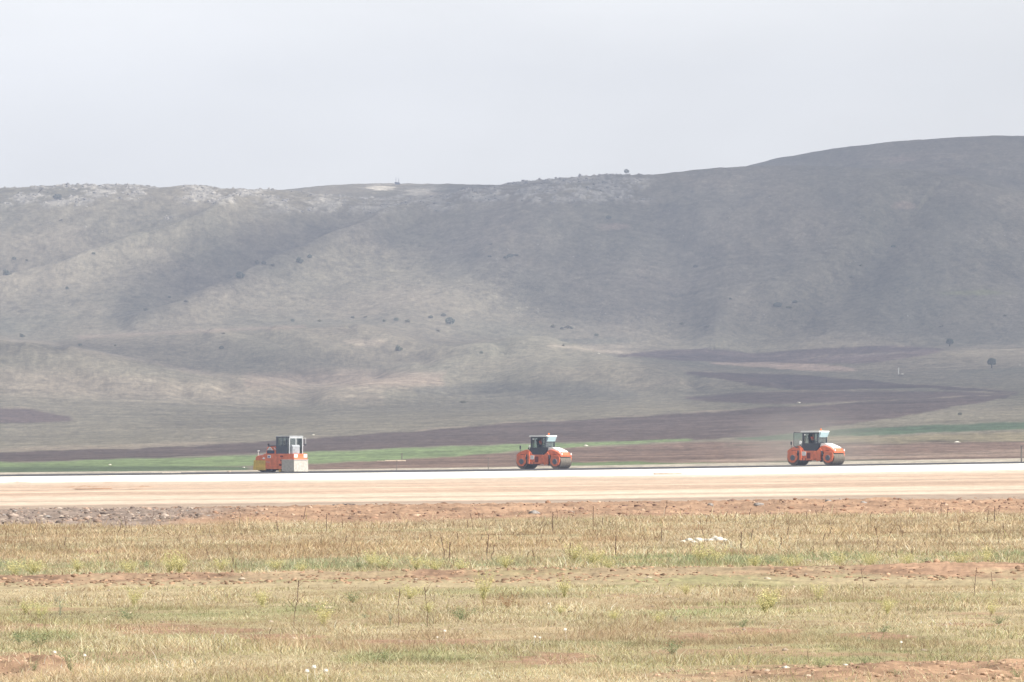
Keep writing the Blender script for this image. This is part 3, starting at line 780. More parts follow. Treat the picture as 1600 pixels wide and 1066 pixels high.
def tandem_roller(px, D, yaw, label, door_open, paint):
    base = road(px, D)
    r = empty("road_roller", base, math.radians(yaw), label, "road roller", "tandem road rollers on the fresh asphalt")
    OR = M[paint]
    for sx in (1, -1):
        hood_side(sx).build("yoke", OR, r, True)
        dm = MB().lathe_y(sx * WB, DR, [(-.70, .40), (-.76, .56), (-.785, DR - .02), (-.775, DR), (.775, DR), (.785, DR - .02), (.76, .56), (.70, .40)], 64).build("drum", M['steel'], r, True)
        for s in (-1, 1):
            h = MB()
            h.tube((sx * WB + .02, s * .87, DR + .02), (sx * WB + .02, s * .93, DR + .02), .26, .23, 20)
            for k in range(6):
                a = k * math.pi / 3
                h.tube((sx * WB + .17 * math.cos(a), s * .92, DR + .17 * math.sin(a)), (sx * WB + .17 * math.cos(a), s * .95, DR + .17 * math.sin(a)), .03, seg=6)
            h.build("hub", M['hub'], dm, True)
        MB().tube((sx * 1.22, -.84, 1.12), (sx * 1.36, -.84, .88), .075, seg=10).tube((sx * 1.27, -.85, 1.18), (sx * 1.20, -.93, 1.24), .055, seg=8).build("steering_cylinder", M['dark'], r, True)
        MB().box(sx * 1.05 - .08, sx * 1.05 + .08, -.70, .70, .34, .50).box(sx * 2.35 - .03, sx * 2.35 + .03, -.74, .74, .94, 1.0).build("scraper_bar", M['dark'], r)
    MB().prism([(-1.16, .42), (.40, .44), (.60, .62), (.60, 1.18), (.30, 1.28), (-.95, 1.30), (-1.18, 1.22)], -.78, .78, .03).build("frame", OR, r, True)
    MB().box(.42, .70, -.30, .30, .40, 1.20, .03).tube((.58, 0, .30), (.58, 0, 1.3), .12, seg=14).build("articulation_joint", M['dark'], r)
    v = MB().box(-.40, -.02, -.80, -.775, .60, 1.10)
    for k in range(6): v.box(-.38, -.04, -.815, -.79, .64 + k * .075, .67 + k * .075)
    v.build("vent_grille", M['brown'], r)
    pl = MB().box(-.93, -.50, -.81, -.775, .84, 1.20).build("sticker", M['white'], r)
    MB().box(-.88, -.56, -.816, -.806, 1.08, 1.12).box(-.88, -.63, -.816, -.806, .98, 1.01).build("printed_text", M['pale'], pl)
    # cab
    cb = MB().prism([(-1.28, 1.82), (-.98, 1.26), (.50, 1.26), (.98, 1.86), (.95, 1.90), (-1.24, 1.90)], -.70, .70, .02)
    cb.box(-.86, .40, -.78, -.70, 1.27, 1.40)
    cb.build("cab_base", M['dark'], r, True)
    yN, yF = -.64, .64
    fr_ = MB()
    for y in (yN, yF):
        fr_.box(-.97, -.83, y - .035, y + .035, 1.88, 2.84); fr_.box(.60, .70, y - .035, y + .035, 1.88, 2.84); fr_.box(.26, .33, y - .03, y + .03, 1.88, 2.80)
        fr_.box(-.97, .70, y - .035, y + .035, 2.74, 2.84)
    fr_.box(-.97, -.90, yN, yF, 2.74, 2.84); fr_.box(.63, .70, yN, yF, 2.74, 2.84); fr_.box(.63, .70, yN, yF, 1.88, 1.94); fr_.box(.64, .69, yN, yF, 2.32, 2.36)
    fr_.build("cab_frame", M['dark'], r)
    MB().prism([(-1.10, 2.845), (.86, 2.845), (.93, 2.90), (.86, 2.98), (-1.02, 2.98), (-1.12, 2.91)], -.76, .76, .02).build("cab_roof", M['white'], r, True)
    MB().box(.645, .665, yN + .04, yF - .04, 1.94, 2.74).build("windscreen", M['glass'], r)
    MB().box(-.955, -.935, yN + .04, yF - .04, 1.90, 2.74).build("rear_window", M['glass'], r)
    MB().box(-.83, .26, yF - .01, yF + .01, 1.90, 2.74).build("side_window", M['glass'], r)
    MB().box(.33, .60, yN - .01, yN + .01, 1.90, 2.74).build("side_window", M['glass'], r)
    MB().prism([(.72, 2.44), (.80, 2.44), (.98, 2.84), (.94, 2.86), (.72, 2.84)], -.58, .58).build("top_panel", M['pale_blue'], r)  # pale blue panel across the top of the windscreen
    if door_open:                                   # glass door swung back past the rear pillar
        dr = MB().box(-.05, .05, -.02, .02, 0, .001)
        dr.bm.clear()
        for (a, b) in (((0, 0, 0), (0, 0, 1.18)), ((0, 0, 1.18), (-.84, 0, 1.23)), ((-.84, 0, 1.23), (-.86, 0, .12)), ((-.86, 0, .12), (-.62, 0, -.10)), ((-.62, 0, -.10), (0, 0, 0))):
            dr.tube(a, b, .028, seg=8)
        d_ = dr.build("door", M['dark'], r)
        d_.location = (-.90, yN - .05, 1.62); d_.rotation_euler = (0, 0, math.radians(14))
        MB().prism([(-.02, .0), (-.02, 1.18), (-.83, 1.22), (-.85, .13), (-.61, -.09)], -.006, .006).build("pane", M['glass'], d_)
        MB().box(-.30, -.14, -.07, .0, .20, .50, .02).build("mirror", M['lamp'], d_)
    MB().box(-.62, -.16, -.26, .26, 1.90, 2.02, .03).prism([(-.62, 2.0), (-.50, 2.0), (-.62, 2.62), (-.72, 2.62)], -.24, .24, .02).box(-.70, -.62, -.10, .10, 2.62, 2.74, .02).build("seat", M['seat'], r, True)
    cs = MB().prism([(.26, 1.90), (.50, 1.90), (.44, 2.22), (.34, 2.22)], -.20, .20, .02)
    cs.tube((.38, 0, 2.2), (.24, 0, 2.32), .025).build("steering_console", M['dark'], r)
    bmw = MB()
    for k in range(20):
        a0, a1 = 2 * math.pi * k / 20, 2 * math.pi * (k + 1) / 20
        q = lambda a: (.24 + .10 * math.cos(a), .19 * math.sin(a), 2.31 + .14 * math.cos(a))
        bmw.tube(q(a0), q(a1), .016, seg=6)
    bmw.build("steering_wheel", M['black'], r)
    # white bonnet sloping to an orange nose
    MB().prism([(.86, 1.62), (.92, 1.91), (1.30, 1.93), (2.18, 1.60), (2.30, 1.48), (2.30, 1.30), (1.6, 1.45)], -.60, .60, .03).build("bonnet", M['white'], r, True)
    ns = MB().prism([(2.20, 1.16), (2.22, 1.50), (2.44, 1.46), (2.52, 1.20), (2.46, 1.14)], -.56, .56, .02).build("nose", OR, r, True)
    for s in (-1, 1):
        MB().box(2.36, 2.56, s * .66 - .07, s * .66 + .07, 1.22, 1.40, .02).build("headlight", M['lamp'], r)
        MB().box(-2.50, -2.38, s * .60 - .06, s * .60 + .06, 1.22, 1.36, .02).build("tail_light", M['amber'], r)
    MB().tube((.30, .30, 2.98), (.30, .30, 3.05), .05).tube((.30, .30, 3.05), (.30, .30, 3.19), .085, .065, 14).build("beacon", M['amber'], r, True)
    MB().box(-.80, -.68, yN - .02, yN + .10, 2.58, 2.72, .02).build("work_lamp", M['lamp'], r)
    MB().tube((-2.24, -.55, 1.30), (-2.24, -.55, 1.78), .016).box(-2.30, -2.19, -.60, -.50, 1.76, 2.06, .015).build("rear_mirror", M['dark'], r)
    MB().tube((-1.05, -.74, 1.72), (-1.05, -.74, 1.98), .02).box(-1.12, -.98, -.80, -.70, 1.92, 2.1, .02).build("marker_lamp", M['lamp'], r)
    for s in (-1, 1):
        MB().tube((.76, s * .62, 1.9), (1.16, s * .62, 2.02), .016).tube((1.16, s * .62, 2.02), (1.5, s * .60, 1.84), .016).build("handrail", M['dark'], r)
    MB().box(-.80, -.40, -.95, -.80, .36, .39).box(-.80, -.76, -.95, -.91, .38, .62).box(-.44, -.40, -.95, -.91, .38, .62).build("step", M['dark'], r)
    dv = driver(None, "person in an orange vest driving the " + ("right" if door_open else "middle") + " roller, " + ("beside its open door" if door_open else "behind closed glass"))
    dv.location = r.matrix_basis @ Vector((-.38, 0, 2.0)) if False else Vector(base) + Matrix.Rotation(math.radians(yaw), 3, 'Z') @ Vector((-.36, 0, 1.99))
    dv.rotation_euler = (0, 0, math.radians(yaw))
    dv.scale = (.86, .86, .86)
    return r

# ------------------------------------------------------------------ pneumatic roller with canvas aprons
def tyre_roller(px, D, yaw, label):
    r = empty("pneumatic_roller", road(px, D), math.radians(yaw), label, "road roller")
    OR = M['dust']
    MB().prism([(-2.08, 1.00), (-2.05, 1.32), (-1.86, 1.44), (-1.30, 1.50), (-1.05, 1.62), (2.32, 1.62), (2.32, 1.10), (.95, 1.06), (.95, .26), (-.92, .26), (-.92, 1.00)], -.95, .95, .025).build("body", OR, r, True)
    MB().prism([(-2.34, .18), (-2.24, 1.05), (-.93, 1.05), (-.93, .16)], -.97, .97, .02).build("rear_apron", M['yellow'], r)
    ap = MB().prism([(.96, .05), (.96, 1.09), (2.36, 1.09), (2.40, .05)], -.985, .985, .012).build("front_apron", M['canvas'], r)
    MB().box(.94, 2.41, -.995, .995, 1.085, 1.12).build("apron_rail", M['pale'], ap)
    MB().box(-1.9, .80, -.80, .80, .13, .30).build("chassis", M['black'], r)
    for x, ys in ((-1.42, (-.70, -.24, .24, .70)), (1.62, (-.48, 0, .48)), (-.30, (-.72, .72))):
        for y in ys:
            rad = .50 if x != -.30 else .20
            w = MB().lathe_y(x, rad, [(y - .13, .55 * rad), (y - .16, .85 * rad), (y - .12, .97 * rad), (y, rad), (y + .12, .97 * rad), (y + .16, .85 * rad), (y + .13, .55 * rad)], 28).build("tyre", M['black'], r, True)
            MB().tube((x, y - .135, rad), (x, y + .135, rad), .52 * rad, seg=16).build("rim", M['hub'], w)
    # rear deck, hood and grille
    hd = MB().prism([(-1.14, 1.60), (-1.08, 2.02), (-.98, 2.22), (-.12, 2.28), (.10, 2.10), (.14, 1.60)], -.62, .60, .03).build("engine_hood", M['orange'], r, True)
    MB().box(-1.00, -.18, -.645, -.615, 1.64, 1.92).build("radiator_grille", M['blue'], hd)
    ch = MB().prism([(-1.02, 1.93), (-.86, 1.93), (-.60, 2.20), (-.70, 2.24)], -.655, -.62).prism([(-.68, 2.24), (-.58, 2.20), (-.32, 1.93), (-.46, 1.93)], -.655, -.62)
    ch.prism([(-.22, 2.14), (-.06, 1.98), (.02, 1.98), (-.16, 2.20)], -.655, -.62)
    ch.build("reflective_chevron", M['white'], hd)
    MB().prism([(-.82, 1.94), (-.50, 1.94), (-.66, 2.14)], -.645, -.62).build("chevron_panel", M['pale'], hd)
    MB().box(-.86, -.10, -.5, .5, 2.25, 2.34, .02).build("hood_lid", M['dark'], hd)
    MB().tube((-1.06, -.30, 2.1), (-1.06, -.30, 2.38), .05).tube((-1.06, -.30, 2.36), (-1.12, -.30, 2.50), .10, .09, 12).build("exhaust", M['black'], r)
    MB().tube((-1.95, -.7, 1.36), (-1.95, -.7, 1.84), .02).box(-2.02, -1.86, -.77, -.63, 1.83, 1.92, .02).build("light_mast", M['lamp'], r)
    MB().box(-1.92, -1.36, -.70, .3, 1.42, 1.60, .03).build("water_tank", M['pale'], r, True)
    # cab
    x0, x1, y0, y1, z0, z1 = .28, 1.80, -.90, .90, 1.62, 3.16
    MB().box(x0, 1.48, y0 - .012, y0 + .02, z0, 2.30).box(x0, 1.48, y1 - .02, y1 + .012, z0, 2.30).box(x0 - .012, x0 + .02, y0, y1, z0, 2.30).build("cab_panel", M['cabgrey'], r)
    f = MB()
    for y in (y0, y1):
        for x, w in ((x0, .20), (.98, .05), (1.42, .08), (x1 - .09, .09)):
            f.box(x, x + w, y - .03, y + .03, z0, z1 - .05)
        f.box(x0, x1, y - .03, y + .03, 3.02, z1 - .05); f.box(x0, 1.48, y - .03, y + .03, 2.26, 2.36)
    f.box(x0, x0 + .06, y0, y1, 3.02, 3.10)
    f.build("cab_frame", M['cabgrey'], r)
    g = MB().box(x1 - .06, x1 + .02, y0 - .02, y1 + .02, 2.98, 3.14)
    for y in (y0, -.02, y1): g.box(x1 - .05, x1 + .015, y - .045, y + .045, z0, 3.0)
    g.build("front_frame", M['pale'], r)
    MB().box(x0 - .05, x1 + .06, y0 - .06, y1 + .06, 3.12, 3.20, .02).build("cab_roof", M['pale'], r)
    MB().box(x1 - .03, x1 - .015, y0 + .05, y1 - .05, z0 + .02, 2.98).build("windscreen", M['glass'], r)
    for y in (y0, y1):
        MB().box(x0 + .2, .98, y - .008, y + .008, 2.36, 3.02).build("side_window", M['glass'], r)
        MB().box(1.03, 1.42, y - .008, y + .008, 2.36, 3.02).build("side_window", M['glass'], r)
        MB().box(1.50, 1.71, y - .008, y + .008, 1.66, 3.02).build("side_window", M['glass'], r)
    MB().box(x0, x0 + .015, y0 + .05, y1 - .05, 2.3, 3.02).build("rear_window", M['glass'], r)
    cn = MB().box(1.84, 2.10, -.84, .16, 1.62, 2.24, .03).prism([(1.82, 2.22), (2.13, 2.22), (2.02, 2.40), (1.82, 2.40)], -.87, .19, .02).build("console", mat("console_grey", (0.36, 0.38, 0.40), .5, .4, noise=.1), r, True)
    MB().box(2.10, 2.115, -.76, -.50, 1.94, 1.97).box(2.10, 2.115, -.72, -.3, 1.76, 1.78).build("handle", M['dark'], cn)
    MB().box(.60, 1.05, -.25, .25, 1.70, 1.95, .03).box(.56, .68, -.25, .25, 1.95, 2.75, .03).build("seat", M['seat'], r)
    MB().tube((1.5, 0, 1.65), (1.35, 0, 2.3), .03).lathe_y(1.34, 2.32, [(-.2, .02), (-.2, .03), (.2, .03), (.2, .02)], 10).build("steering_wheel", M['black'], r)
    MB().tube((1.78, .92, 2.34), (1.95, 1.16, 2.34), .018).tube((1.78, .92, 3.0), (1.95, 1.16, 3.0), .018).tube((1.95, 1.16, 2.3), (1.95, 1.16, 3.04), .025).build("mirror_arm", M['pale'], r)
    MB().box(1.93, 1.99, 1.0, 1.16, 2.32, 2.50, .01).build("mirror", M['dark'], r)
    # lamps, slots and markings
    for s in (-1, 1):
        MB().box(2.30, 2.335, s * .66 - .24, s * .66 + .24, 1.28, 1.58, .01).build("headlight", M['lamp'], r)
    MB().box(2.30, 2.33, -.30, .30, 1.42, 1.54, .01).build("number_plate", M['amber'], r)
    MB().box(.78, 1.10, -.965, -.94, 1.33, 1.46).build("hand_slot", M['brown'], r)
    MB().box(.80, .94, -.965, -.94, .98, 1.06).build("hand_slot", M['brown'], r)
    MB().box(.66, .92, -.965, -.94, .55, .74).build("hand_slot", M['brown'], r)
    st = MB().box(-.68, -.30, -.963, -.945, 1.24, 1.51).build("sticker", M['white'], r)
    MB().prism([(-.60, 1.30), (-.38, 1.30), (-.38, 1.45), (-.49, 1.38), (-.60, 1.45)], -.970, -.960).build("emblem", M['logo'], st)
    tx = MB()
    for k in range(5): tx.box(-.86 + k * .10, -.80 + k * .10, -.958, -.945, .84 - .012 * k, .98 - .012 * k)
    tx.build("worn_lettering", mat("worn_white", (0.60, 0.33, 0.27), .8, .2), r)
    MB().prism([(-1.28, 1.18), (-1.12, 1.32), (-.96, 1.24), (-1.04, 1.14)], -.96, -.945).build("white_highlight", M['lamp'], r)  # white patch painted as a highlight on the body side
    MB().box(.55, .78, -.93, -.75, .03, .24, .02).build("wheel_chock", M['yellow'], r)
    return r

tyre_roller(438, 770, -38, "orange pneumatic roller with a yellow rear apron and pale canvas apron over its front wheels")
tandem_roller(850, 775, -38, "orange tandem drum roller with its cab door shut, in the middle of the asphalt", False, 'orange')
tandem_roller(1275, 753, -38, "orange tandem drum roller with its glass cab door swung open, wrapped in thin dust", True, 'orange')

# ------------------------------------------------------------------ grass (nobody could count it)
def grass(name, n, dlo, dhi, pxlo, pxhi):
    r = RNG
    nt_ = n // 14
    tf_px = r.uniform(pxlo, pxhi, nt_); tf_row = r.uniform(CH * F / dhi + HY, CH * F / dlo + HY, nt_)
    D0 = CH * F / (tf_row - HY)
    x0 = (tf_px - 800) / F * D0
    k = r.integers(0, nt_, n)
    loose = r.random(n) < 0.45
    D = np.where(loose, CH * F / (r.uniform(CH * F / dhi + HY, CH * F / dlo + HY, n) - HY), D0[k] + r.normal(0, .05, n) * D0[k] / 70)
    x = np.where(loose, (r.uniform(pxlo, pxhi, n) - 800) / F * D, x0[k] + r.normal(0, .045, n) * np.sqrt(D0[k] / 70))
    px_ = 800 + x / D * F
    # where it grows
    green = sstep(124, 127, D) * sstep(141, 136, D + 3 * fbm(x / 3, D / 9, 2))
    far = sstep(136, 140, D)
    track_ = sstep(106.5, 108.5, D + 3 * fbm(x / 2.2, D / 9, 2)) * sstep(125.5, 123, D)
    cl = sstep(1.0, 0.7, np.hypot((px_ + 20) / 190.0, (D - 66.2) / 3.0) + 0.25 * fbm(x / 0.5, D / 1.5, 3))
    cr = sstep(1.0, 0.7, np.hypot(np.minimum(px_ - 1480, 0) / 600.0, (D - 66.0) / 4.0) + 0.25 * fbm(x / 0.5, D / 1.5, 3))
    bare = sstep(0.18, 0.40, fbm(x / 1.6 + 31, D / 3.5 + 3, 4)) * (D < 105) * .75
    bare = np.maximum(bare, worn(px_, D, x) * .72)
    edge = sstep(208, 220, D + 9 * fbm(x / 3, D / 20, 3)) * .97
    keep = r.random(n) > np.clip(track_ * (.15 + .62 * sstep(112, 119, D + 5 * fbm(x / 1.6 + 2, D / 5, 3)) * (.3 + .7 * sstep(-.30, .12, fbm(x / 1.1 + 15, D / 5, 3)))) + cl * .93 + cr * .93 + bare + edge, 0, 1)
    lush = sstep(0.0, 0.5, fbm(x / 1.1 + 3, D / 3.0 + 9, 4)) * (1 - far * .8)
    lush = np.maximum(lush, green * sstep(-.35, .1, fbm(x / 1.3 + 8, D / 6.0, 3)))
    tall = 0.5 + 0.9 * sstep(-.2, .5, fbm(x / .9 + 60, D / 2.2, 3))
    h = np.interp(D, [60, 90, 107, 126, 140, 205], [.034, .032, .032, .056, .050, .055]) * tall * r.lognormal(0, .45, n)
    h = np.where(r.random(n) < .03, h * 2.2, h)
    h = np.minimum(h, np.interp(D, [60, 92, 107, 126, 200], [.35, .22, .07, .26, .42]))
    w = .000029 * D * r.uniform(.6, 1.6, n)
    pal = np.array([(.65, .545, .36), (.73, .635, .44), (.57, .455, .29), (.78, .71, .54), (.42, .31, .20)])
    palg = np.array([(.42, .38, .20), (.50, .46, .23), (.58, .53, .27), (.34, .35, .20), (.44, .44, .30)])
    ci = r.integers(0, 5, n)
    patch = fbm(x / 2.0 + 90, D / 6 + 4, 3)
    patch2 = fbm(x / .7 + 9, D / 2.2 + 14, 4)
    c = pal[ci] * (1 + .45 * patch + .5 * patch2)[:, None]
    isg = (r.random(n) < np.clip(lush * .45 + .10 * (1 - far) + .06, 0, 1)) 
    c = np.where(isg[:, None], palg[r.integers(0, 5, n)], c)
    bl = green * sstep(-.30, .25, fbm(x / 1.6 + 44, D / 5 + 1, 3))
    c = np.where((r.random(n) < bl * .85)[:, None], np.array((.37, .40, .25)) * r.uniform(.7, 1.4, (n, 1)), c)
    c = np.where((r.random(n) < .13)[:, None], np.array((.24, .17, .11)), c)  # scattered dark blades standing in for specks of shadow
    c = c * r.uniform(.75, 1.22, (n, 1))
    # broad patches: olive hollows, worn pinkish ground, browner grass towards the road
    row_ = CH * F / D + HY
    olv = np.zeros(n)
    for a_, b_, c_, d_ in ((960, 1008, 140, 9), (1430, 1000, 190, 12), (1330, 1030, 260, 8), (640, 1026, 130, 9), (150, 1025, 150, 10), (60, 990, 70, 8), (480, 948, 90, 8), (1100, 960, 90, 6), (250, 955, 120, 7)):
        olv = np.maximum(olv, sstep(1.2, .5, np.hypot((px_ - a_) / c_, (row_ - b_) / d_) + .8 * fbm(x / .8, D / 2.5, 3)))
    c = c * (1 - olv[:, None] * np.array((.32, .20, .32)))
    ol = sstep(.08, .40, fbm(x / 2.6 + 21, D / 3.2 + 5, 3)) * (1 - far) * .55
    c = c * (1 - ol[:, None] * np.array((.28, .16, .30)))
    wn_ = sstep(.10, .42, fbm(x / 1.7 + 51, D / 4.5 + 15, 4)) * .5
    c = c * (1 - wn_[:, None]) + np.array((.44, .31, .21)) * wn_[:, None] * r.uniform(.7, 1.2, (n, 1))
    c = c * (1 - far[:, None] * np.array((.03, .06, .07)))
    brn = far * .35 * sstep(-.1, .4, fbm(x / 4 + 12, D / 9, 3))
    c = c * (1 - brn[:, None] * np.array((.25, .4, .5)))
    ts = (r.random(n) < .0035 * far * sstep(-.10, .35, fbm(x / 1.8 + 66, D / 8 + 3, 3)))       # last year's seed stems
    h = np.where(ts, r.uniform(.12, .30, n), h); w = np.where(ts, .000036 * D, w)
    c = np.where(ts[:, None], np.where((r.random(n) < .65)[:, None], np.array((.24, .165, .11)), np.array((.62, .54, .42))), c)
    x, D, h, w, c, ts = x[keep], D[keep], h[keep], w[keep], c[keep], ts[keep]
    n = len(x)
    z = near_z(x, D) - .01
    a = r.uniform(0, 2 * np.pi, n)
    ln = r.normal(0, .8, n) * h; ld = r.normal(0, .6, n) * h
    ln = np.where(ts, ln * .22, ln); ld = np.where(ts, ld * .22, ld)
    ux, uy = np.cos(a) * w, np.sin(a) * w * 0.6
    V = np.empty((n, 5, 3), np.float32)
    V[:, 0] = np.stack([x - ux, D - uy, z], -1); V[:, 1] = np.stack([x + ux, D + uy, z], -1)
    mx_, md = x + ln * .35, D + ld * .35
    V[:, 2] = np.stack([mx_ + ux * .8, md + uy * .8, z + h * .58], -1); V[:, 3] = np.stack([mx_ - ux * .8, md - uy * .8, z + h * .58], -1)
    V[:, 4] = np.stack([x + ln, D + ld, z + h], -1)
    b = (np.arange(n) * 5)[:, None]
    return V.reshape(-1, 3), b + np.array([[0, 1, 2, 3]]), b + np.array([[3, 2, 4]]), np.repeat(c, 5, 0)
def leaf_mat(name, trans=0.35, vary=0.0):
    m = bpy.data.materials.new(name)
    m.use_nodes = True
    nt = m.node_tree
    nt.nodes.clear()
    o_ = nt.nodes.new("ShaderNodeOutputMaterial"); mx = nt.nodes.new("ShaderNodeMixShader"); d = nt.nodes.new("ShaderNodeBsdfDiffuse"); t = nt.nodes.new("ShaderNodeBsdfTranslucent"); c = nt.nodes.new("ShaderNodeVertexColor")
    c.layer_name = "Col"
    mx.inputs[0].default_value = trans
    nt.links.new(c.outputs[0], d.inputs[0]); nt.links.new(c.outputs[0], t.inputs[0]); nt.links.new(d.outputs[0], mx.inputs[1]); nt.links.new(t.outputs[0], mx.inputs[2]); nt.links.new(mx.outputs[0], o_.inputs[0])
    return m
GM = leaf_mat("grass_blades", .48)
for nm, n, a, b, pl_, pr_ in (("grass", 560000, 61, 108, -220, 1820), ("grass_beyond_track", 420000, 122, 222, -220, 1820),
                              ("grass", 80000, 58, 108, -1500, -220), ("grass", 80000, 58, 108, 1820, 3100), ("grass", 50000, 122, 222, -900, -220), ("grass", 50000, 122, 222, 1820, 2500)):
    v, q, t3, c = grass(nm, n, a, b, pl_, pr_)
    link("grass", new_mesh("grass", v, flat_quads=q, tris=t3, cols=np.clip(c, .01, .85), smooth=False), GM, kind="stuff")

# ------------------------------------------------------------------ stones and clods
def ico(sub):
    b = bmesh.new(); bmesh.ops.create_icosphere(b, subdivisions=sub, radius=1)
    v = np.array([x.co[:] for x in b.verts]); f = np.array([[q.index for q in g.verts] for g in b.faces]); b.free()
    return v, f
ICO1, ICO2 = ico(1), ico(2)
def rock_cloud(pts, sizes, colors, flat=0.65, rng=RNG, base=ICO1):
    v0, f0 = base
    n = len(pts)
    k = 1 + rng.normal(0, .28, (n, len(v0)))
    V = v0[None] * k[..., None]
    sc = np.stack([sizes * rng.uniform(.7, 1.5, n), sizes * rng.uniform(.7, 1.4, n), sizes * flat * rng.uniform(.6, 1.2, n)], -1)
    a = rng.uniform(0, 6.28, n)
    V = V * sc[:, None, :]
    x = V[..., 0] * np.cos(a)[:, None] - V[..., 1] * np.sin(a)[:, None]
    y = V[..., 0] * np.sin(a)[:, None] + V[..., 1] * np.cos(a)[:, None]
    V = np.stack([x, y, V[..., 2]], -1) + pts[:, None, :]
    Fc = f0[None] + (np.arange(n) * len(v0))[:, None, None]
    return V.reshape(-1, 3), Fc.reshape(-1, 3), np.repeat(colors, len(v0), 0)
STM = land_mat("stone", (6.0, 25.0), 0.25, 0.4, 0.02)
def scatter_stuff(name, D, px_, sizes, colors, sink=.3):
    x = (px_ - 800) / F * D
    pts = np.stack([x, D, near_z(x, D) - sizes * (sink - .3)], -1)
    v, f, c = rock_cloud(pts, sizes, colors)
    link(name, new_mesh(name, v, tris=f, cols=np.clip(c, .01, .85), smooth=False), STM, kind="stuff")
r = RNG
n = 5200                                                             # clods of the turned track
D = CH * F / (r.uniform(890, 914, n) - HY); p_ = r.uniform(-200, 1800, n)
kk = fbm((p_ - 800) / F * D / .8, D / 3, 3) + r.normal(0, .12, n) > .02
D, p_ = D[kk], p_[kk]; n = len(D)
scatter_stuff("soil_clods", D, p_, np.minimum(r.lognormal(-4.15, .6, n), .04), np.array((.31, .205, .135)) * r.uniform(.45, 1.5, (n, 1)))
n = 2600                                                             # crumbs of the two spoil corners
p_ = np.concatenate([r.uniform(-120, 165, 900), r.uniform(860, 1800, 1700)]); D = CH * F / (r.uniform(1036, 1090, n) - HY)
cm = np.where(p_ < 300, np.hypot((p_ + 20) / 190, (D - 66.2) / 3.0), np.hypot(np.minimum(p_ - 1480, 0) / 600, (D - 66.0) / 4.0)) < .85
D, p_ = D[cm], p_[cm]; n = len(D)
scatter_stuff("soil_clods", D, p_, np.minimum(r.lognormal(-4.6, .6, n), .028), np.array((.36, .245, .17)) * r.uniform(.6, 1.4, (n, 1)))
n = 5200                                                             # rubble of the bank, grey on the left, scattered on the red soil
D = CH * F / (r.uniform(787, 812, n) - HY); p_ = np.where(r.random(n) < .5, r.uniform(-300, 380, n), r.uniform(380, 1900, n))
cg = np.array([(.26, .20, .165), (.31, .25, .21), (.15, .12, .105), (.36, .30, .25), (.32, .23, .175)])[r.integers(0, 5, n)]
cs_ = np.array([(.32, .20, .135), (.26, .155, .10), (.40, .29, .21), (.20, .13, .10)])[r.integers(0, 4, n)]
lf = (p_ + 120 * fbm((p_ - 800) / F * D / 3, D / 12, 3) + r.normal(0, 40, n)) < 330
scatter_stuff("rubble", D, p_, np.minimum(np.where(lf, r.lognormal(-3.6, .7, n), r.lognormal(-3.8, .6, n)), .10), np.where(lf[:, None], cg, cs_) * r.uniform(.7, 1.3, (n, 1)))
n = 380                                                              # pebbles in the dry grass
D = CH * F / (r.uniform(812, 1080, n) - HY); p_ = r.uniform(-200, 1800, n)
scatter_stuff("pebbles", D, p_, r.lognormal(-4.1, .4, n), np.array((.38, .31, .24)) * r.uniform(.6, 1.4, (n, 1)))

# stones one can tell apart
STV = []
for k in range(5):
    v, f, c = rock_cloud(np.zeros((1, 3)), np.array([1.0]), np.ones((1, 3)), .7, np.random.default_rng(40 + k), ICO2)
    STV.append((v, f))
PALE = mat("pale_stone", (0.66, 0.62, 0.54), 0.9, 0.2, noise=0.2, nscale=3)
GREY = mat("grey_stone", (0.30, 0.275, 0.255), 0.9, 0.2, noise=0.3, nscale=3)
DARK = mat("dark_stone", (0.075, 0.072, 0.075), 0.9, 0.2, noise=0.3, nscale=3)
CREAM = mat("cream_stone", (0.46, 0.38, 0.29), 0.9, 0.2, noise=0.2, nscale=3)
SM = {}
def stone(loc, s, material, label, group=None, k=0, flat=1.0, category="stone", name="stone"):
    key = (k % 5, material.name)
    if key not in SM:
        v, f = STV[k % 5]
        me = new_mesh(name, v, tris=f, smooth=False); me.materials.append(material); SM[key] = me
    o = bpy.data.objects.new(name, SM[key]); COL.objects.link(o)
    o.location = loc; o.scale = (s, s, s * flat); o.rotation_euler = (0, 0, k * 1.7)
    o.location.z += s * flat * .25
    return tag(o, label, category, group)
ORD = ["leftmost", "second from left", "third from left", "fourth from left", "fifth from left", "sixth from left", "seventh from left", "eighth from left", "ninth from left", "tenth from left",
       "eleventh from left", "twelfth from left", "thirteenth from left", "fourteenth from left", "fifteenth from left", "sixteenth from left"]
def nth(i, n):
    if i == n - 1 and n > 1: return "rightmost"
    return ORD[i]
row = [(1068, 846, .055), (1078, 844, .05), (1084, 847, .04), (1091, 845, .075), (1101, 844.5, .055), (1109, 845, .065), (1117, 843.5, .08), (1126, 844, .075), (1134, 846, .05)]
for i, (px_, py_, s) in enumerate(row):
    stone(near_at(px_, py_), s * 1.1, PALE, f"chalky white stone in the short row lying on dry grass, {nth(i, len(row))}", "white stones in a row on the dry grass", i)
tk = [(378, 911, .035), (574, 913, .02), (650, 907, .02), (698, 907, .025), (1012, 905, .04), (1200, 907, .035)]
for i, (px_, py_, s) in enumerate(tk):
    stone(near_at(px_, py_), s, CREAM, f"cream stone lying on the turned red track, {nth(i, len(tk))}", "cream stones on the turned track", i + 2)
nearst = [(1226, 1043, .045), (1320, 1044, .05)]
stone(near_at(1229, 1047), .022, PALE, "pale angular stone at the top of the red spoil, left of its twin", "pale stones on the near red spoil", 1)
stone(near_at(1321, 1043), .02, PALE, "pale flat stone at the top of the red spoil, right of its twin", "pale stones on the near red spoil", 3)
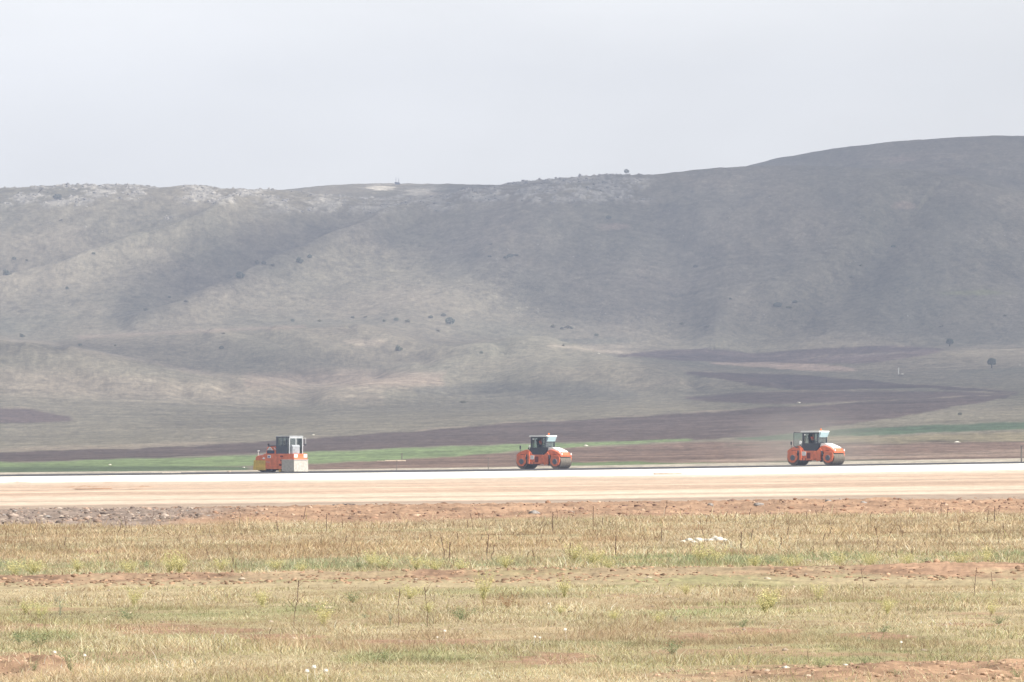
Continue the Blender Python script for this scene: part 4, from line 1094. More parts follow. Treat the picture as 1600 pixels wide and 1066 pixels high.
bk = [(8, 811, .13), (95, 806, .10), (128, 802, .09), (165, 806, .10), (74, 814, .12), (24, 802, .08), (215, 806, .08), (242, 801, .06), (292, 803, .08), (325, 810, .12)]
bk.sort()
for i, (px_, py_, s) in enumerate(bk):
    stone(near_at(px_, py_), s * .62, GREY, f"grey boulder in the rubble bank beside the road, {nth(i, len(bk))}", "grey boulders of the rubble bank", i)
dk = [(522, 794, .10), (530, 795, .09), (537, 792, .11), (545, 792, .13), (552, 791, .11)]
for i, (px_, py_, s) in enumerate(dk):
    stone(near_at(px_, py_), s * .8, DARK, f"dark broken asphalt lump heaped at the road edge, {nth(i, len(dk))}", "dark asphalt lumps heaped at the road edge", i, .8, "rubble", "asphalt_lump")
br = [(836, 806, .12), (892, 799, .07), (1110, 793, .10), (1186, 792, .13), (1295, 788, .12), (1312, 781, .06), (1350, 789, .09)]
for i, (px_, py_, s) in enumerate(br):
    stone(near_at(px_, py_ + 1), s * .8, GREY, f"grey stone on the orange soil bank, {nth(i, len(br))}", "grey stones on the orange soil bank", i + 1)
sl_ = MB().box(-.95, .95, -.35, .35, 0, .14, .03).box(.55, 1.35, -.25, .30, 0, .06, .02).build("concrete_slab", mat("pinkish_concrete", (.52, .43, .36), .9, .2, noise=.2, nscale=3))
sl_.location = near_at(1043, 741.5); sl_.location.z -= .02
tag(sl_, "low pinkish slab lying alone on the white gravel strip", "slab")
dk2 = [(150, 766.5, .22), (216, 766.5, .12)]
for i, (px_, py_, s) in enumerate(dk2):
    o = stone(near_at(px_, py_), s, mat("red_earth", (.33, .19, .11), .95, .1, noise=.3, nscale=5), "low reddish earth pile on the graded road, " + ("the longer left one" if i == 0 else "the smaller right one"), "earth piles on the graded road", 1 + i, .22, "earth pile", "earth_pile")
    o.scale.x = s * (4.5 if i == 0 else 3.0); o.rotation_euler = (0, 0, 0)
# white things far out in the fields
FARST = [(172, 727, .20, "pale stone in the dark green strip left of the pneumatic roller"), (490, 680, .16, "small white stone at the top of the ploughed strip, right of the pneumatic roller"),
         (1495, 692, .26, "white block in the brown field at far right"), (1248, 630, .32, "pale grey block in the upper ploughed field"), (1410, 585, .3, "pale low block at the foot of the white post"),
         (1594, 571, .28, "white block beside the field track at the far right edge"), (935, 553, .26, "white stone on the bright foothill crest"), (916, 697, .22, "cream stone at the end of the green field behind the middle roller"),
         (358, 738.5, .24, "tawny earth lump on the verge left of the pneumatic roller"), (381, 731, .12, "small white stone by the rear of the pneumatic roller"), (795, 524, .22, "white stone low on the hillside, above the middle roller")]
for i, (px_, py_, s, lb) in enumerate(FARST):
    stone(land(px_, py_), s, CREAM if "tawny" in lb else PALE, lb, None, i, .8, "block" if "block" in lb else "stone", "stone_block" if "block" in lb else "stone")
sl2 = MB().box(-.85, .85, -.4, .4, 0, .16, .03).box(-1.5, -.4, -.3, .3, 0, .07, .03).build("gravel_heap", mat("cream_gravel", (.62, .56, .46), .95, .1, noise=.25, nscale=6))
sl2.location = land(268, 741); tag(sl2, "long low cream heap on the verge in front of the green strip", "heap")
sl3 = MB().box(-1.3, 1.0, -.4, .4, 0, .14, .03).box(-2.2, -1.2, -.3, .3, 0, .06, .02).build("gravel_heap", mat("cream_gravel_dry", (.62, .52, .40), .95, .1, noise=.25, nscale=6))
sl3.location = land(620, 721); tag(sl3, "low cream heap at the lower edge of the green field beside a short post", "heap")
WOODM = mat("grey_wood", (.16, .14, .12), .9, .2, noise=.3, nscale=8)
WHP = mat("white_post", (.75, .74, .70), .6, .3)
def post(px_, py_, h, rad, m, lb):
    o = MB().tube((0, 0, -.2), (0, 0, h), rad, rad * .8, 8).box(-rad * 1.5, rad * 1.5, -rad * 1.5, rad * 1.5, h - .02, h + .05).build("marker_post", m)
    o.location = land(px_, py_); tag(o, lb, "post")
post(628, 720, .75, .06, WOODM, "short grey post beside the cream heap in the green field")
post(620, 738, 1.0, .03, WOODM, "thin grey stake on the verge, between the two left rollers, nearer the pneumatic one")
post(763, 735, 1.1, .03, WOODM, "thin grey stake on the verge just left of the middle roller")
post(1404, 585, 1.7, .12, WHP, "slim white post in the upper fields, above the right roller")
post(1596, 722, 1.4, .07, WOODM, "dark post at the far right edge behind the asphalt")

# ------------------------------------------------------------------ the limestone of the crest and loose stones on the slope
def hill_rocks(name, label, x0, x1, y0, y1, n, smin, smax, dlo, dhi, col, kind=None):
    m = (PG > x0) & (PG < x1) & (PYL > y0) & (PYL < y1) & (DG > dlo) & (DG < dhi) & (rockm > .25)
    idx = np.argwhere(m)
    if len(idx) == 0: return
    q = idx[r.integers(0, len(idx), n)]
    pts = np.stack([XG[q[:, 0], q[:, 1]], DG[q[:, 0], q[:, 1]], ZL[q[:, 0], q[:, 1]]], -1) + r.normal(0, .2, (n, 3)) * np.array((1, 1, .2))
    s = r.uniform(smin, smax, n) ** 1.0
    v, f, c = rock_cloud(pts, np.minimum(s * r.lognormal(-.3, .45, n), .75), np.asarray(col) * r.uniform(.55, 1.2, (n, 1)), .8)
    # the blocks sit on one body of rock: join them underground
    m_ = len(ICO1[0]); vv = v.reshape(n, m_, 3)
    od = np.argsort(pts[:, 0]); lo = np.argmin(vv[:, :, 2], 1)
    mid = (vv[od[:-1], lo[od[:-1]]] + vv[od[1:], lo[od[1:]]]) / 2 - np.array((0, 0, 4.0))
    br_ = np.stack([od[:-1] * m_ + lo[od[:-1]], len(v) + np.arange(n - 1), od[1:] * m_ + lo[od[1:]]], -1)
    v = np.concatenate([v, mid]); f = np.concatenate([f, br_]); c = np.concatenate([c, np.repeat(c[:1], n - 1, 0)])
    o = link(name, new_mesh(name, v, tris=f, cols=np.clip(c, 0, .8), smooth=False), STM)
    if kind: o["kind"] = kind
    else: tag(o, label, "rock outcrop")
hill_rocks("rock_outcrop", "pale limestone outcrop along the skyline at the far left", 0, 250, 286, 326, 150, .35, 1.1, 3000, 3420, (.29, .275, .25))
hill_rocks("rock_outcrop", "pale limestone outcrop on the crest left of the far antennas", 285, 432, 286, 322, 130, .3, 1.0, 3000, 3420, (.29, .275, .25))
hill_rocks("rock_outcrop", "grey limestone band lying below the saddle under the antennas", 432, 690, 298, 336, 150, .25, .7, 3000, 3420, (.27, .26, .25))
hill_rocks("rock_outcrop", "grey broken crag in shade under the middle of the skyline", 690, 1020, 268, 320, 260, .3, 1.0, 3000, 3420, (.27, .26, .25))
hill_rocks("rock_outcrop", "small limestone ledge below the left skyline", 222, 280, 328, 346, 30, .3, .7, 3000, 3420, (.33, .31, .28))
n = 420
qi = r.integers(0, PG.shape[0], 30000); qj = r.integers(0, PG.shape[1], 30000)
ok = (DG[qi, qj] > 2950) & (DG[qi, qj] < 3330) & (fbm(PG[qi, qj] / 120, PYL[qi, qj] / 50 + 3, 3) + .25 * sstep(430, 300, PYL[qi, qj]) > .22)
qi, qj = qi[ok][:n], qj[ok][:n]
pts = np.stack([XG[qi, qj], DG[qi, qj], ZL[qi, qj]], -1)
v, f, c = rock_cloud(pts, r.uniform(.10, .30, len(pts)), np.array((.46, .44, .41)) * r.uniform(.6, 1.2, (len(pts), 1)), .8)
link("hillside_stones", new_mesh("hillside_stones", v, tris=f, cols=c, smooth=False), STM, kind="stuff")

# ------------------------------------------------------------------ bushes and trees of the hills
LEAF = leaf_mat("leaves", .25)
def foliage(n, rx, ry, rz, leaf, col, rng, lobes=5, zc=None, spread=.42, dome=False):
    zc = rz if zc is None else zc
    lc = rng.normal(0, spread, (lobes, 3)); lr = rng.uniform(.45, .75, lobes)
    k = rng.integers(0, lobes, n)
    d = rng.normal(0, 1, (n, 3)); d /= np.linalg.norm(d, axis=1)[:, None]
    p = lc[k] + d * (lr[k] * rng.uniform(.55, 1.0, n) ** .5)[:, None]
    if dome:                             # rounded crown with a flattish underside
        bump = 1 + .16 * np.sin(d[:, 0] * 5 + 1) * np.cos(d[:, 2] * 4 + d[:, 1] * 5)
        p = d * (bump * rng.uniform(.70, 1.0, n) ** .5)[:, None] * 1.1
        p[:, 2] = np.maximum(p[:, 2], -.62 + .12 * rng.random(n))
    p = p * np.array((rx, ry, rz)) * .85 + np.array((0, 0, zc))
    p[:, 2] = np.maximum(p[:, 2], leaf * .2)
    t1 = rng.normal(0, 1, (n, 3)); t1 /= np.linalg.norm(t1, axis=1)[:, None]
    t2 = np.cross(t1, rng.normal(0, 1, (n, 3))); t2 /= np.linalg.norm(t2, axis=1)[:, None]
    s = leaf * rng.uniform(.6, 1.4, n)[:, None]
    V = np.stack([p - t1 * s, p - t2 * s * .6, p + t1 * s, p + t2 * s * .6], 1).reshape(-1, 3)
    Qd = np.arange(n * 4).reshape(n, 4)
    c = np.asarray(col) * rng.uniform(.55, 1.5, (n, 1))
    return V, Qd, np.repeat(c, 4, 0)
BV = []
for k in range(5):
    rg = np.random.default_rng(80 + k)
    v, q, c = foliage(620, 1.0, 1.0, [.6, .75, .5, .7, .45][k], .11, [(.15, .165, .12), (.14, .165, .13), (.18, .175, .12), (.155, .165, .14), (.175, .165, .13)][k], rg, 9 + 3 * (k % 3), None, .42, k in (1, 3))
    me = new_mesh("bush", v, flat_quads=q, cols=c, smooth=False); me.materials.append(LEAF); BV.append(me)
def bush(px_, py_, w, label, group, k, dmin=2000, squash=1.0):
    L = land(px_, py_, dmin)
    o = bpy.data.objects.new("bush", BV[k % 5]); COL.objects.link(o)
    s = w / 2 / F * L.y
    o.location = L - Vector((0, 0, .1 * s)); o.scale = (s, s, s * squash); o.rotation_euler = (0, 0, k * 2.1)
    return tag(o, label, "bush", group)
B1 = [(34, 527, 9), (64, 540, 6), (230, 545, 5), (345, 547, 8), (349, 522, 6), (623, 548, 12), (457, 502, 7), (498, 503, 7)]
def row_of(lst, text, group, k0, **kw):
    lst = sorted(lst)
    for i, b in enumerate(lst):
        bush(b[0], b[1], b[2], f"{text}, {nth(i, len(lst))}", group, k0 + i, **kw)
bush(703, 508, 15, "largest dark bush on the sunlit lower hillside, left of centre", None, 1, squash=1.2)
bush(693, 495, 8, "small bush just above the largest one on the sunlit hillside", None, 3)
bush(724, 630, 13, "lone flat dark bush on the plain behind the middle roller", None, 2, dmin=1500, squash=.6)
bush(1500, 649, 7, "lone small dark bush in the pale field at lower right", None, 3, dmin=1200)
bush(979, 271, 8, "dark bush standing on the skyline right of centre", None, 1, dmin=3250, squash=1.3)
bush(1134, 264, 4, "tiny bush on the skyline where the far hill begins", None, 2, dmin=3250)
row_of([(34, 527, 9), (125, 541, 6), (180, 541, 5), (346, 546, 8), (349, 522, 6), (623, 548, 13), (752, 553, 6), (880, 541, 5)], "dark bush on the rounded foothill crests", "bushes on the foothills", 0)
row_of([(457, 503, 7), (499, 503, 7), (551, 498, 6), (571, 496, 6), (600, 503, 6), (619, 502, 8), (637, 504, 9), (673, 498, 8), (684, 518, 6)], "low bush scattered left of the largest bush on the hillside", "low bushes left of the largest hillside bush", 1, dmin=2700)
row_of([(864, 512, 9), (878, 515, 6), (886, 513, 11), (893, 514, 6), (932, 526, 7)], "dark bush in the cluster right of the largest hillside bush", "clustered bushes right of the largest bush", 2, dmin=2600)
row_of([(765, 402, 7), (790, 404, 9), (797, 402, 11), (806, 400, 10), (767, 382, 6)], "dark bush in the patch high on the shaded slope", "bushes high on the shaded slope", 3, dmin=2900, squash=.7)
row_of([(375, 436, 14), (402, 412, 9), (412, 414, 8), (425, 416, 9), (468, 411, 13), (484, 404, 8)], "bluish bush in the gully of the shaded slope", "bushes in the shaded gully", 1, dmin=2900, squash=1.15)
row_of([(22, 406, 7), (42, 408, 6), (90, 312, 14), (95, 345, 6), (146, 398, 6), (10, 430, 14), (105, 452, 7), (290, 472, 8), (228, 494, 8), (265, 466, 6)], "bush on the left sunlit slope", "bushes on the left slope", 0, dmin=2900)
row_of([(1087, 418, 8), (1105, 511, 9), (1065, 507, 8), (1141, 468, 6), (1215, 480, 14), (1233, 482, 10), (1242, 474, 9), (1344, 416, 6), (1396, 387, 8), (1330, 434, 6), (1570, 494, 6)], "dim bush on the right shaded slope", "bushes on the right slope", 2, dmin=2900, squash=.8)
bush(1471, 511, 7, "small dark bush above the two round trees at right", None, 4, dmin=2600)
bush(951, 343, 9, "bush high on the shaded slope beside a bare patch", None, 1, dmin=3000)
BARK = mat("bark", (.06, .05, .04), .95, .1)
def tree(px_, py_, w, h, label, k):
    L = land(px_, py_, 1900)
    s = 1 / F * L.y
    W_, H_ = w * s / 2, h * s
    e = empty("tree", L, 0, label, "tree")
    t = MB()
    t.tube((0, 0, -.2), (.02 * W_, 0, H_ * .42), W_ * .13, W_ * .09, 9)
    for a in range(5):
        t.tube((.02 * W_, 0, H_ * (.28 + .03 * a)), (W_ * .5 * math.cos(a * 1.3), W_ * .5 * math.sin(a * 1.3), H_ * .68), W_ * .055, W_ * .02, 6)
    t.build("trunk", BARK, e)
    rg = np.random.default_rng(120 + k)
    v, q, c = foliage(2600, W_ * .95, W_ * .95, H_ * .42, W_ * .075, (.115, .14, .10), rg, 5, H_ * .56, .34, True)
    link("crown", new_mesh("crown", v, flat_quads=q, cols=c, smooth=False), LEAF, e)
tree(1549.5, 575.5, 15, 16.5, "round tree with a visible trunk beside the field track at right", 0)
tree(1484, 541, 13, 12, "dark round tree at the top corner of the ploughed field, left of the other tree", 1)
# the relay hut with two aerials on the far saddle
L = land(621, 288.5, 3600)
s = L.y / F
hut = empty("relay_station", L, 0, "small relay station with two thin aerials on the far skyline", "relay station")
HM = mat("hut_grey", (.10, .11, .14), .8, .2)
MB().box(-4 * s, 3.2 * s, -.6, .6, -.2, 3.4 * s, .02).box(1.2 * s, 4 * s, -.5, .5, -.2, 2.2 * s, .02).build("hut", HM, hut)
MB().prism([(-4.3 * s, 3.4 * s), (-1.9 * s, 4.0 * s), (0.5 * s, 3.4 * s)], -.7, .7).build("roof", HM, hut)
for x, h in ((-2.4 * s, 12 * s), (2.0 * s, 10.5 * s)):
    MB().tube((x, 0, 3 * s), (x, 0, h), .10, .04, 8).box(x - .5 * s, x + .5 * s, -.08, .08, h * .62, h * .62 + .12).box(x - .35 * s, x + .35 * s, -.08, .08, h * .8, h * .8 + .1).build("aerial", HM, hut)

# ------------------------------------------------------------------ weeds of the meadow
STEM = mat("dry_brown_stem", (.13, .085, .065), .95, .1, noise=.3, nscale=30)
STRAW = mat("straw_stem", (.66, .57, .40), .9, .1)
def stalk_mesh(seed, m, thick=1.0, lean=.06, head=.35, branch=0):
    """one dead stalk, 1 m tall, rough with seed pods towards the top"""
    rg = random.Random(seed)
    b = MB()
    pts = []
    x = y = 0.0
    for k in range(8):
        pts.append((x, y, k / 7)); x += rg.gauss(0, lean / 4) + lean / 9; y += rg.gauss(0, lean / 5)
    for k in range(7):
        b.tube(pts[k], pts[k + 1], .011 * thick * (1.2 - .1 * k), .011 * thick * (1.1 - .1 * k), 6)
    nk = int(60 * head)
    for k in range(nk):
        t = 1 - head + head * k / nk
        i = min(int(t * 7), 6); u = t * 7 - i
        p = Vector(pts[i]).lerp(Vector(pts[i + 1]), u)
        a = rg.uniform(0, 6.28)
        b.ball(p + Vector((math.cos(a), math.sin(a), 0)) * .014 * thick, .014 * thick * rg.uniform(.7, 1.4), (1, 1, 1.4), 1)
    for k in range(branch):
        i = rg.randint(2, 6); p = Vector(pts[i]); a = rg.choice((0, math.pi)) + rg.uniform(-.5, .5)
        q = p + Vector((math.cos(a) * rg.uniform(.12, .3), math.sin(a) * .1, rg.uniform(.10, .28)))
        b.tube(p, q, .008 * thick, .004 * thick, 5)
    me = bpy.data.meshes.new("dry_stalk"); b.bm.to_mesh(me); b.bm.free(); me.materials.append(m)
    return me
SV = [stalk_mesh(k, STEM, .60, [.03, .10, .0, -.05, .06][k], [.75, .4, .9, .3, .6][k], [1, 0, 0, 2, 3][k]) for k in range(5)]
PV = [stalk_mesh(20 + k, STRAW, .7, [.25, -.3, .1, -.12][k], .05, [3, 1, 0, 4][k]) for k in range(4)]
def stalk(px_, ytop, ybot, label, group, me, name="dry_stalk", cat="dry weed", tilt=0):
    L = near_at(px_, ybot)
    h = (ybot - ytop) / F * L.y
    o = bpy.data.objects.new(name, me); COL.objects.link(o)
    o.location = L - Vector((0, 0, .01)); th = h ** .35 * .75 * (.72 if L.y < 112 else 1.6)
    o.scale = (th if h < 1 else h, th, h); o.rotation_euler = (0, math.radians(tilt), 0)
    return tag(o, label, cat, group)
def stalks(lst, text, group, var, **kw):
    lst = sorted(lst)
    for i, b in enumerate(lst):
        stalk(b[0], b[1], b[2], f"{text}, {nth(i, len(lst))}", group, var[(i * 2 + len(lst)) % len(var)], tilt=b[3] if len(b) > 3 else 0, **kw)
stalks([(458, 905, 984, 3), (620, 920, 985), (668, 918, 981), (678, 924, 947)], "thin dark dead stalk standing in the near meadow left of centre", "thin stalks in the near meadow", SV)
stalks([(1349, 889, 932), (1521, 884, 934, 5), (1552, 890, 916, -8)], "thin dark dead stalk rising past the red track at right", "stalks across the track at right", SV)
stalks([(694, 839, 876, 2), (702, 846, 876), (760, 834, 872, 5), (767, 850, 875), (822, 860, 876), (836, 858, 876), (890, 848, 882), (962, 836, 872)], "dark dead stalk at the back of the green weed strip, centre", "dark stalks behind the green strip", SV)
stalks([(1101, 825, 848), (1131, 838, 856, 22), (1158, 828, 862), (1216, 838, 864), (1284, 832, 856), (1372, 822, 854), (1402, 854, 872, -10), (1425, 852, 868)], "dark dead stalk in the dry grass at right", "dark stalks in the dry grass at right", SV)
stalks([(739, 800, 828), (863, 800, 834), (927, 790, 818), (1039, 786, 804), (1147, 799, 818), (1278, 796, 816), (1470, 784, 806), (1554, 790, 818)], "small dark stalk at the far edge of the dry grass", "small stalks by the soil bank", SV)
stalks([(62, 822, 834), (182, 818, 842, 8), (236, 815, 830), (327, 856, 878), (510, 802, 832), (537, 838, 855), (331, 828, 842, -22)], "dark stalk in the dry grass at left", "dark stalks in the dry grass at left", SV)
stalks([(105, 1000, 1055, 18), (205, 1030, 1060, 20), (418, 1000, 1045, 18), (432, 1018, 1060, 30), (240, 1030, 1066, -15), (270, 1028, 1066, 14)], "bleached straw stalk leaning in the near meadow at left", "straw stalks at lower left", PV, cat="dry grass")
stalks([(842, 1022, 1062, -16), (870, 1036, 1066, 20), (812, 985, 1020, 22), (724, 1020, 1062, 10)], "bleached straw stalk leaning in the near meadow at centre", "straw stalks at lower centre", PV, cat="dry grass")
stalks([(1418, 1000, 1032, -5), (1270, 1000, 1026, -35), (1560, 963, 985), (1260, 1012, 1040)], "bleached straw stalk in the near meadow at right", "straw stalks at lower right", PV, cat="dry grass")
stalks([(812, 835, 850, 40), (775, 828, 843, -38), (646, 850, 862, -30), (878, 836, 852), (677, 843, 855, 30), (1125, 820, 838, -18), (1297, 816, 832, 12), (1424, 802, 830), (1530, 812, 828, 15), (1412, 824, 834, 50)], "pale bleached twig among the dry grass beyond the green strip", "pale twigs beyond the green strip", PV, cat="dry weed", name="pale_twig")

rq = random.Random(5)
for nm_, x0_, x1_ in (("left", 20, 520), ("middle", 560, 1040), ("right", 1080, 1585)):
    for far_, y0_, y1_ in (("near the soil bank", 808, 826), ("midway in the dry grass", 830, 850)):
        L_ = []
        for k in range(8):
            xx = x0_ + (x1_ - x0_) * (k + rq.uniform(.1, .9)) / 8; yb = rq.uniform(y0_, y1_) - .0105 * (xx - 800)
            L_.append((round(xx), yb - rq.uniform(9, 22), yb, rq.uniform(-14, 14)))
        stalks(L_, f"short thin brown stem {far_}, field's {nm_} third", f"short stems {far_}, {nm_}", SV)
def weed_mesh(seed, leafcol, n, leaf, spread, stems, name, m=None, stemcol=(.25, .24, .10)):
    """bushy herb one metre tall: a fan of stems carrying small leaves and flowers"""
    rg = np.random.default_rng(seed)
    V = []; Qs = []; Cc = []
    cnt = 0
    tips = []
    for k in range(stems):
        a = rg.uniform(0, 6.28); l = rg.uniform(.55, 1.0); sp = spread * rg.uniform(.2, 1.0)
        p = np.array((0, 0, 0.)); d = np.array((math.cos(a) * sp, math.sin(a) * sp, l))
        for j in range(5):
            t0, t1 = j / 5, (j + 1) / 5
            q0 = d * np.array((t0 ** 1.4, t0 ** 1.4, t0)); q1 = d * np.array((t1 ** 1.4, t1 ** 1.4, t1)) + rg.normal(0, .01, 3)
            w = np.array((.010 * (1.1 - t0), 0, 0))
            V += [q0 - w, q0 + w, q1 + w * .8, q1 - w * .8]; Qs.append([cnt, cnt + 1, cnt + 2, cnt + 3]); cnt += 4
            Cc += [stemcol] * 4
        tips.append(d)
    tips = np.array(tips)
    k = rg.integers(0, stems, n); t = rg.beta(2.2, 1.2, n)
    p = tips[k] * np.stack([t ** 1.4, t ** 1.4, t], -1) + rg.normal(0, .06, (n, 3))
    p[:, 2] = np.maximum(p[:, 2], .01)
    t1 = rg.normal(0, 1, (n, 3)); t1 /= np.linalg.norm(t1, axis=1)[:, None]
    t2 = np.cross(t1, rg.normal(0, 1, (n, 3))); t2 /= np.linalg.norm(t2, axis=1)[:, None]
    s = leaf * rg.uniform(.5, 1.5, n)[:, None]
    LV = np.stack([p - t1 * s, p - t2 * s * .5, p + t1 * s, p + t2 * s * .5], 1).reshape(-1, 3)
    Q2 = np.arange(n * 4).reshape(n, 4) + cnt
    lc = np.array(leafcol)[rg.integers(0, len(leafcol), n)] * rg.uniform(.7, 1.3, (n, 1))
    me = new_mesh(name, np.concatenate([np.array(V), LV]), flat_quads=np.concatenate([np.array(Qs), Q2]), cols=np.clip(np.concatenate([np.array(Cc), np.repeat(lc, 4, 0)]), 0, .85), smooth=False)
    me.materials.append(LEAF)
    return me
YG = [(.66, .60, .28), (.56, .53, .26), (.74, .67, .36), (.46, .46, .23)]
YV = [weed_mesh(200 + k, YG, [1100, 900, 1300, 1000][k], .024, [.75, .6, .9, .65][k], [22, 18, 28, 20][k], "yellow_weed") for k in range(4)]
RV = [weed_mesh(230, [(.26, .15, .08), (.34, .22, .12), (.42, .30, .18)], 420, .022, .75, 26, "brown_bush", stemcol=(.26, .15, .08))]
TV = [weed_mesh(240 + k, [(.20, .24, .17), (.28, .32, .24), (.40, .42, .34)], 150, .035, .4, 7, "thistle", stemcol=(.16, .18, .12)) for k in range(2)]
GV = [weed_mesh(250 + k, [(.16, .21, .12), (.22, .28, .16), (.30, .34, .18)], 380, .034, .8, 18, "green_weed", stemcol=(.18, .20, .09)) for k in range(3)]
def weed(px_, ytop, ybot, w, label, group, me, cat="weed"):
    L = near_at(px_, ybot)
    h = (ybot - ytop) / F * L.y * 1.15
    o = bpy.data.objects.new(me.name.split(".")[0], me); COL.objects.link(o)
    ww = w / F * L.y
    o.location = L - Vector((0, 0, .01)); o.scale = (ww * 1.05, ww * 1.05, h); o.rotation_euler = (0, 0, px_ * .37)
    return tag(o, label, cat, group)
def weeds(lst, text, group, var, cat="weed"):
    lst = sorted(lst)
    for i, b in enumerate(lst):
        weed(*b, f"{text}, {nth(i, len(lst))}", group, var[(i + len(lst)) % len(var)], cat)
weeds([(22, 873, 897, 40), (52, 872, 896, 40), (120, 872, 892, 26), (200, 871, 895, 30), (266, 860, 896, 40), (280, 866, 898, 30), (345, 872, 892, 30), (430, 872, 892, 30), (470, 876, 895, 26)], "yellow green weed clump in the green strip at left", "yellow weeds of the strip at left", YV)
weeds([(580, 858, 884, 30), (600, 870, 892, 30), (650, 870, 892, 34), (680, 872, 893, 30), (720, 874, 893, 28), (790, 870, 890, 26), (898, 851, 882, 34), (925, 858, 886, 30), (950, 872, 892, 26)], "yellow green weed clump in the green strip at centre", "yellow weeds of the strip at centre", YV)
weeds([(1094, 850, 882, 32), (1116, 856, 882, 26), (1180, 868, 888, 30), (1240, 866, 888, 30), (1310, 862, 886, 34), (1360, 868, 888, 26), (1420, 866, 886, 30), (1541, 852, 884, 26), (1500, 870, 888, 30)], "yellow green weed clump in the green strip at right", "yellow weeds of the strip at right", YV)
weeds([(1080, 868, 880, 24), (1104, 866, 881, 30), (1200, 872, 884, 34), (560, 878, 890, 30), (600, 880, 892, 36), (225, 874, 890, 30), (1450, 868, 880, 36), (1550, 866, 880, 30)], "grey green leafy weed low in the green strip", "leafy weeds of the strip", GV)
weeds([(755, 893, 938, 24), (882, 900, 934, 24), (505, 942, 976, 44), (410, 922, 950, 30), (62, 942, 968, 26), (40, 938, 962, 24), (210, 922, 950, 30), (640, 912, 935, 30), (670, 940, 962, 22)], "yellow flowering weed standing in the near meadow left of centre", "yellow weeds of the near meadow, left", YV)
weeds([(1205, 920, 952, 36), (1195, 928, 960, 40), (1386, 934, 962, 30), (1278, 914, 940, 30), (1072, 912, 930, 24), (960, 955, 972, 24), (875, 945, 962, 24), (1550, 940, 962, 26), (1030, 960, 978, 26)], "yellow flowering weed in the near meadow at right", "yellow weeds of the near meadow, right", YV)
weed(793, 921, 950, 46, "rusty brown dry bush in the middle of the near meadow", None, RV[0], "dry bush")
weeds([(722, 952, 974, 34), (550, 925, 942, 28), (60, 988, 1010, 34), (30, 985, 1004, 30), (200, 952, 968, 40), (600, 1018, 1036, 44), (110, 1035, 1062, 20), (53, 1048, 1066, 16)], "dark green tuft in the near meadow at left", "green tufts of the near meadow, left", GV)
weeds([(1160, 970, 984, 30), (1050, 1000, 1022, 34), (1380, 978, 990, 34), (1282, 1040, 1052, 16), (1352, 1040, 1050, 16), (1400, 1050, 1062, 20), (1590, 1048, 1066, 26), (1560, 965, 978, 30)], "dark green tuft in the near meadow at right", "green tufts of the near meadow, right", GV)
weeds([(94, 934, 966, 16), (88, 928, 942, 20)], "grey green thistle beside the yellow weeds in the left meadow", "grey thistles at left", TV, "thistle")
weeds([(1210, 926, 950, 24), (1498, 925, 940, 20), (570, 958, 968, 24), (610, 955, 978, 16), (1354, 988, 1004, 30), (1055, 962, 974, 16)], "pale grey thistle in the near meadow", "pale thistles of the near meadow", TV, "thistle")
# white seed heads
hm = MB()
hm.tube((0, 0, 0), (.03, 0, .8), .012, .01, 6).ball((.03, 0, .9), .11, (1, 1, .9), 2)
for k in range(26):
    a = k * 2.4; e_ = -.3 + 1.6 * k / 26
    dv_ = Vector((math.cos(a) * math.cos(e_), math.sin(a) * math.cos(e_), math.sin(e_)))
    hm.tube(Vector((.03, 0, .9)) + dv_ * .09, Vector((.03, 0, .9)) + dv_ * .17, .02, .006, 5)
hme = bpy.data.meshes.new("seed_head"); hm.bm.to_mesh(hme); hm.bm.free()
hme.materials.append(mat("white_down", (.78, .76, .70), .95, .1))
hl = sorted([(481, 1064, .16), (494, 1060, .18), (511, 1061, .15), (834, 1003, .13), (844, 1002, .11), (885, 993, .15), (693, 995, .13), (858, 945, .10), (683, 1000, .09), (83, 1044, .14), (131, 1047, .13), (1408, 1012, .12)])
for i, (px_, py_, s) in enumerate(hl):
    o = bpy.data.objects.new("seed_head", hme); COL.objects.link(o)
    o.location = near_at(px_, py_ + 6) - Vector((0, 0, .01)); s *= .72; o.scale = (s, s, s); o.rotation_euler = (0, .1, i)
    tag(o, f"fluffy white seed head low in the near meadow, {nth(i, len(hl))}", "seed head", "white seed heads in the near meadow")

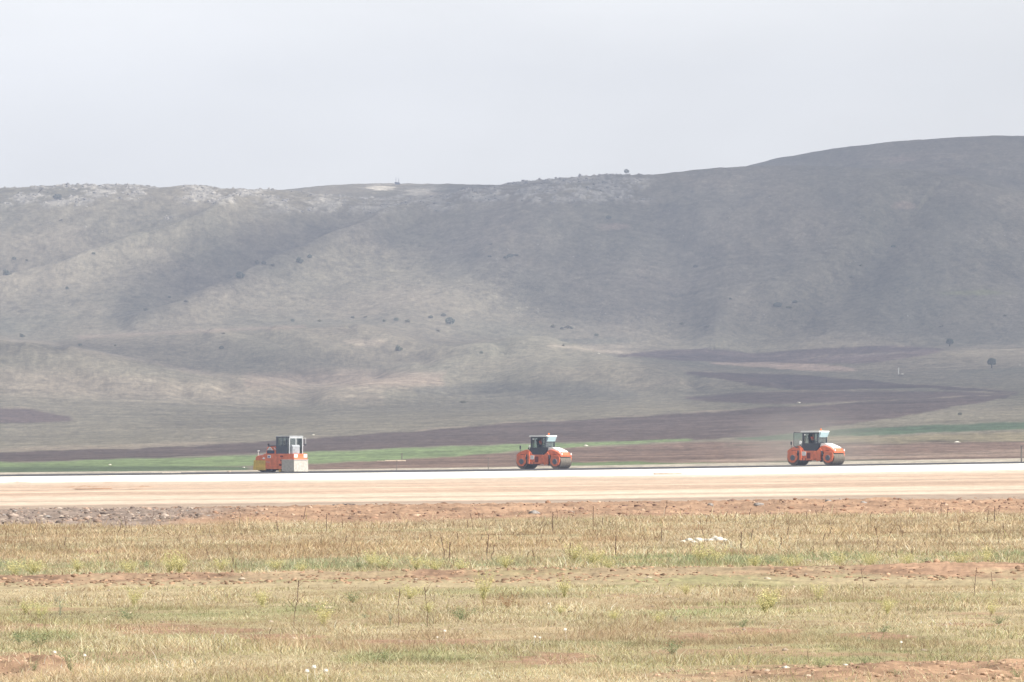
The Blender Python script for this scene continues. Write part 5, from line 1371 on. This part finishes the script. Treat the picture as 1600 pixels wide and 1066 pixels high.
# ------------------------------------------------------------------ haze
hz = bpy.data.materials.new("haze")
hz.use_nodes = True
nt = hz.node_tree
nt.nodes.clear()
ho = nt.nodes.new("ShaderNodeOutputMaterial")
hv = nt.nodes.new("ShaderNodeVolumePrincipled")
hv.inputs['Color'].default_value = (0.645, 0.75, 1.0, 1)
hv.inputs['Density'].default_value = 0.000185
hv.inputs['Anisotropy'].default_value = 0.2
nt.links.new(hv.outputs[0], ho.inputs['Volume'])
x0, x1, y0, y1, z0, z1 = -420, 420, -30, 4300, -9, 190
hb = new_mesh("haze", [(x, y, z) for x in (x0, x1) for y in (y0, y1) for z in (z0, z1)],
              faces=[(0, 1, 3, 2), (4, 6, 7, 5), (0, 4, 5, 1), (2, 3, 7, 6), (0, 2, 6, 4), (1, 5, 7, 3)], smooth=False)
link("haze", hb, hz, kind="stuff")

# dust hanging round the right roller
du = bpy.data.materials.new("dust")
du.use_nodes = True
nt = du.node_tree
nt.nodes.clear()
ho = nt.nodes.new("ShaderNodeOutputMaterial"); hv = nt.nodes.new("ShaderNodeVolumePrincipled")
tc = nt.nodes.new("ShaderNodeTexCoord"); gr = nt.nodes.new("ShaderNodeTexGradient"); gr.gradient_type = 'SPHERICAL'
nz = nt.nodes.new("ShaderNodeTexNoise"); nz.inputs['Scale'].default_value = 2.2; nz.inputs['Detail'].default_value = 3
ml = nt.nodes.new("ShaderNodeMath"); ml.operation = 'MULTIPLY'; m3 = nt.nodes.new("ShaderNodeMath"); m3.operation = 'MULTIPLY'; m3.inputs[1].default_value = 0.16
nt.links.new(tc.outputs['Object'], gr.inputs[0]); nt.links.new(tc.outputs['Object'], nz.inputs['Vector'])
nt.links.new(gr.outputs[1], ml.inputs[0]); nt.links.new(nz.outputs[0], ml.inputs[1]); nt.links.new(ml.outputs[0], m3.inputs[0]); nt.links.new(m3.outputs[0], hv.inputs['Density'])
hv.inputs['Color'].default_value = (0.85, 0.78, 0.70, 1)
nt.links.new(hv.outputs[0], ho.inputs['Volume'])
db = MB().ball((0, 0, 0), 1.0, (1, 1, 1), 3).build("dust_cloud", du, None, True, kind="stuff")
db.location = road(1262, 757) + Vector((0, 0, 1.7)); db.scale = (8.0, 5.5, 3.6)
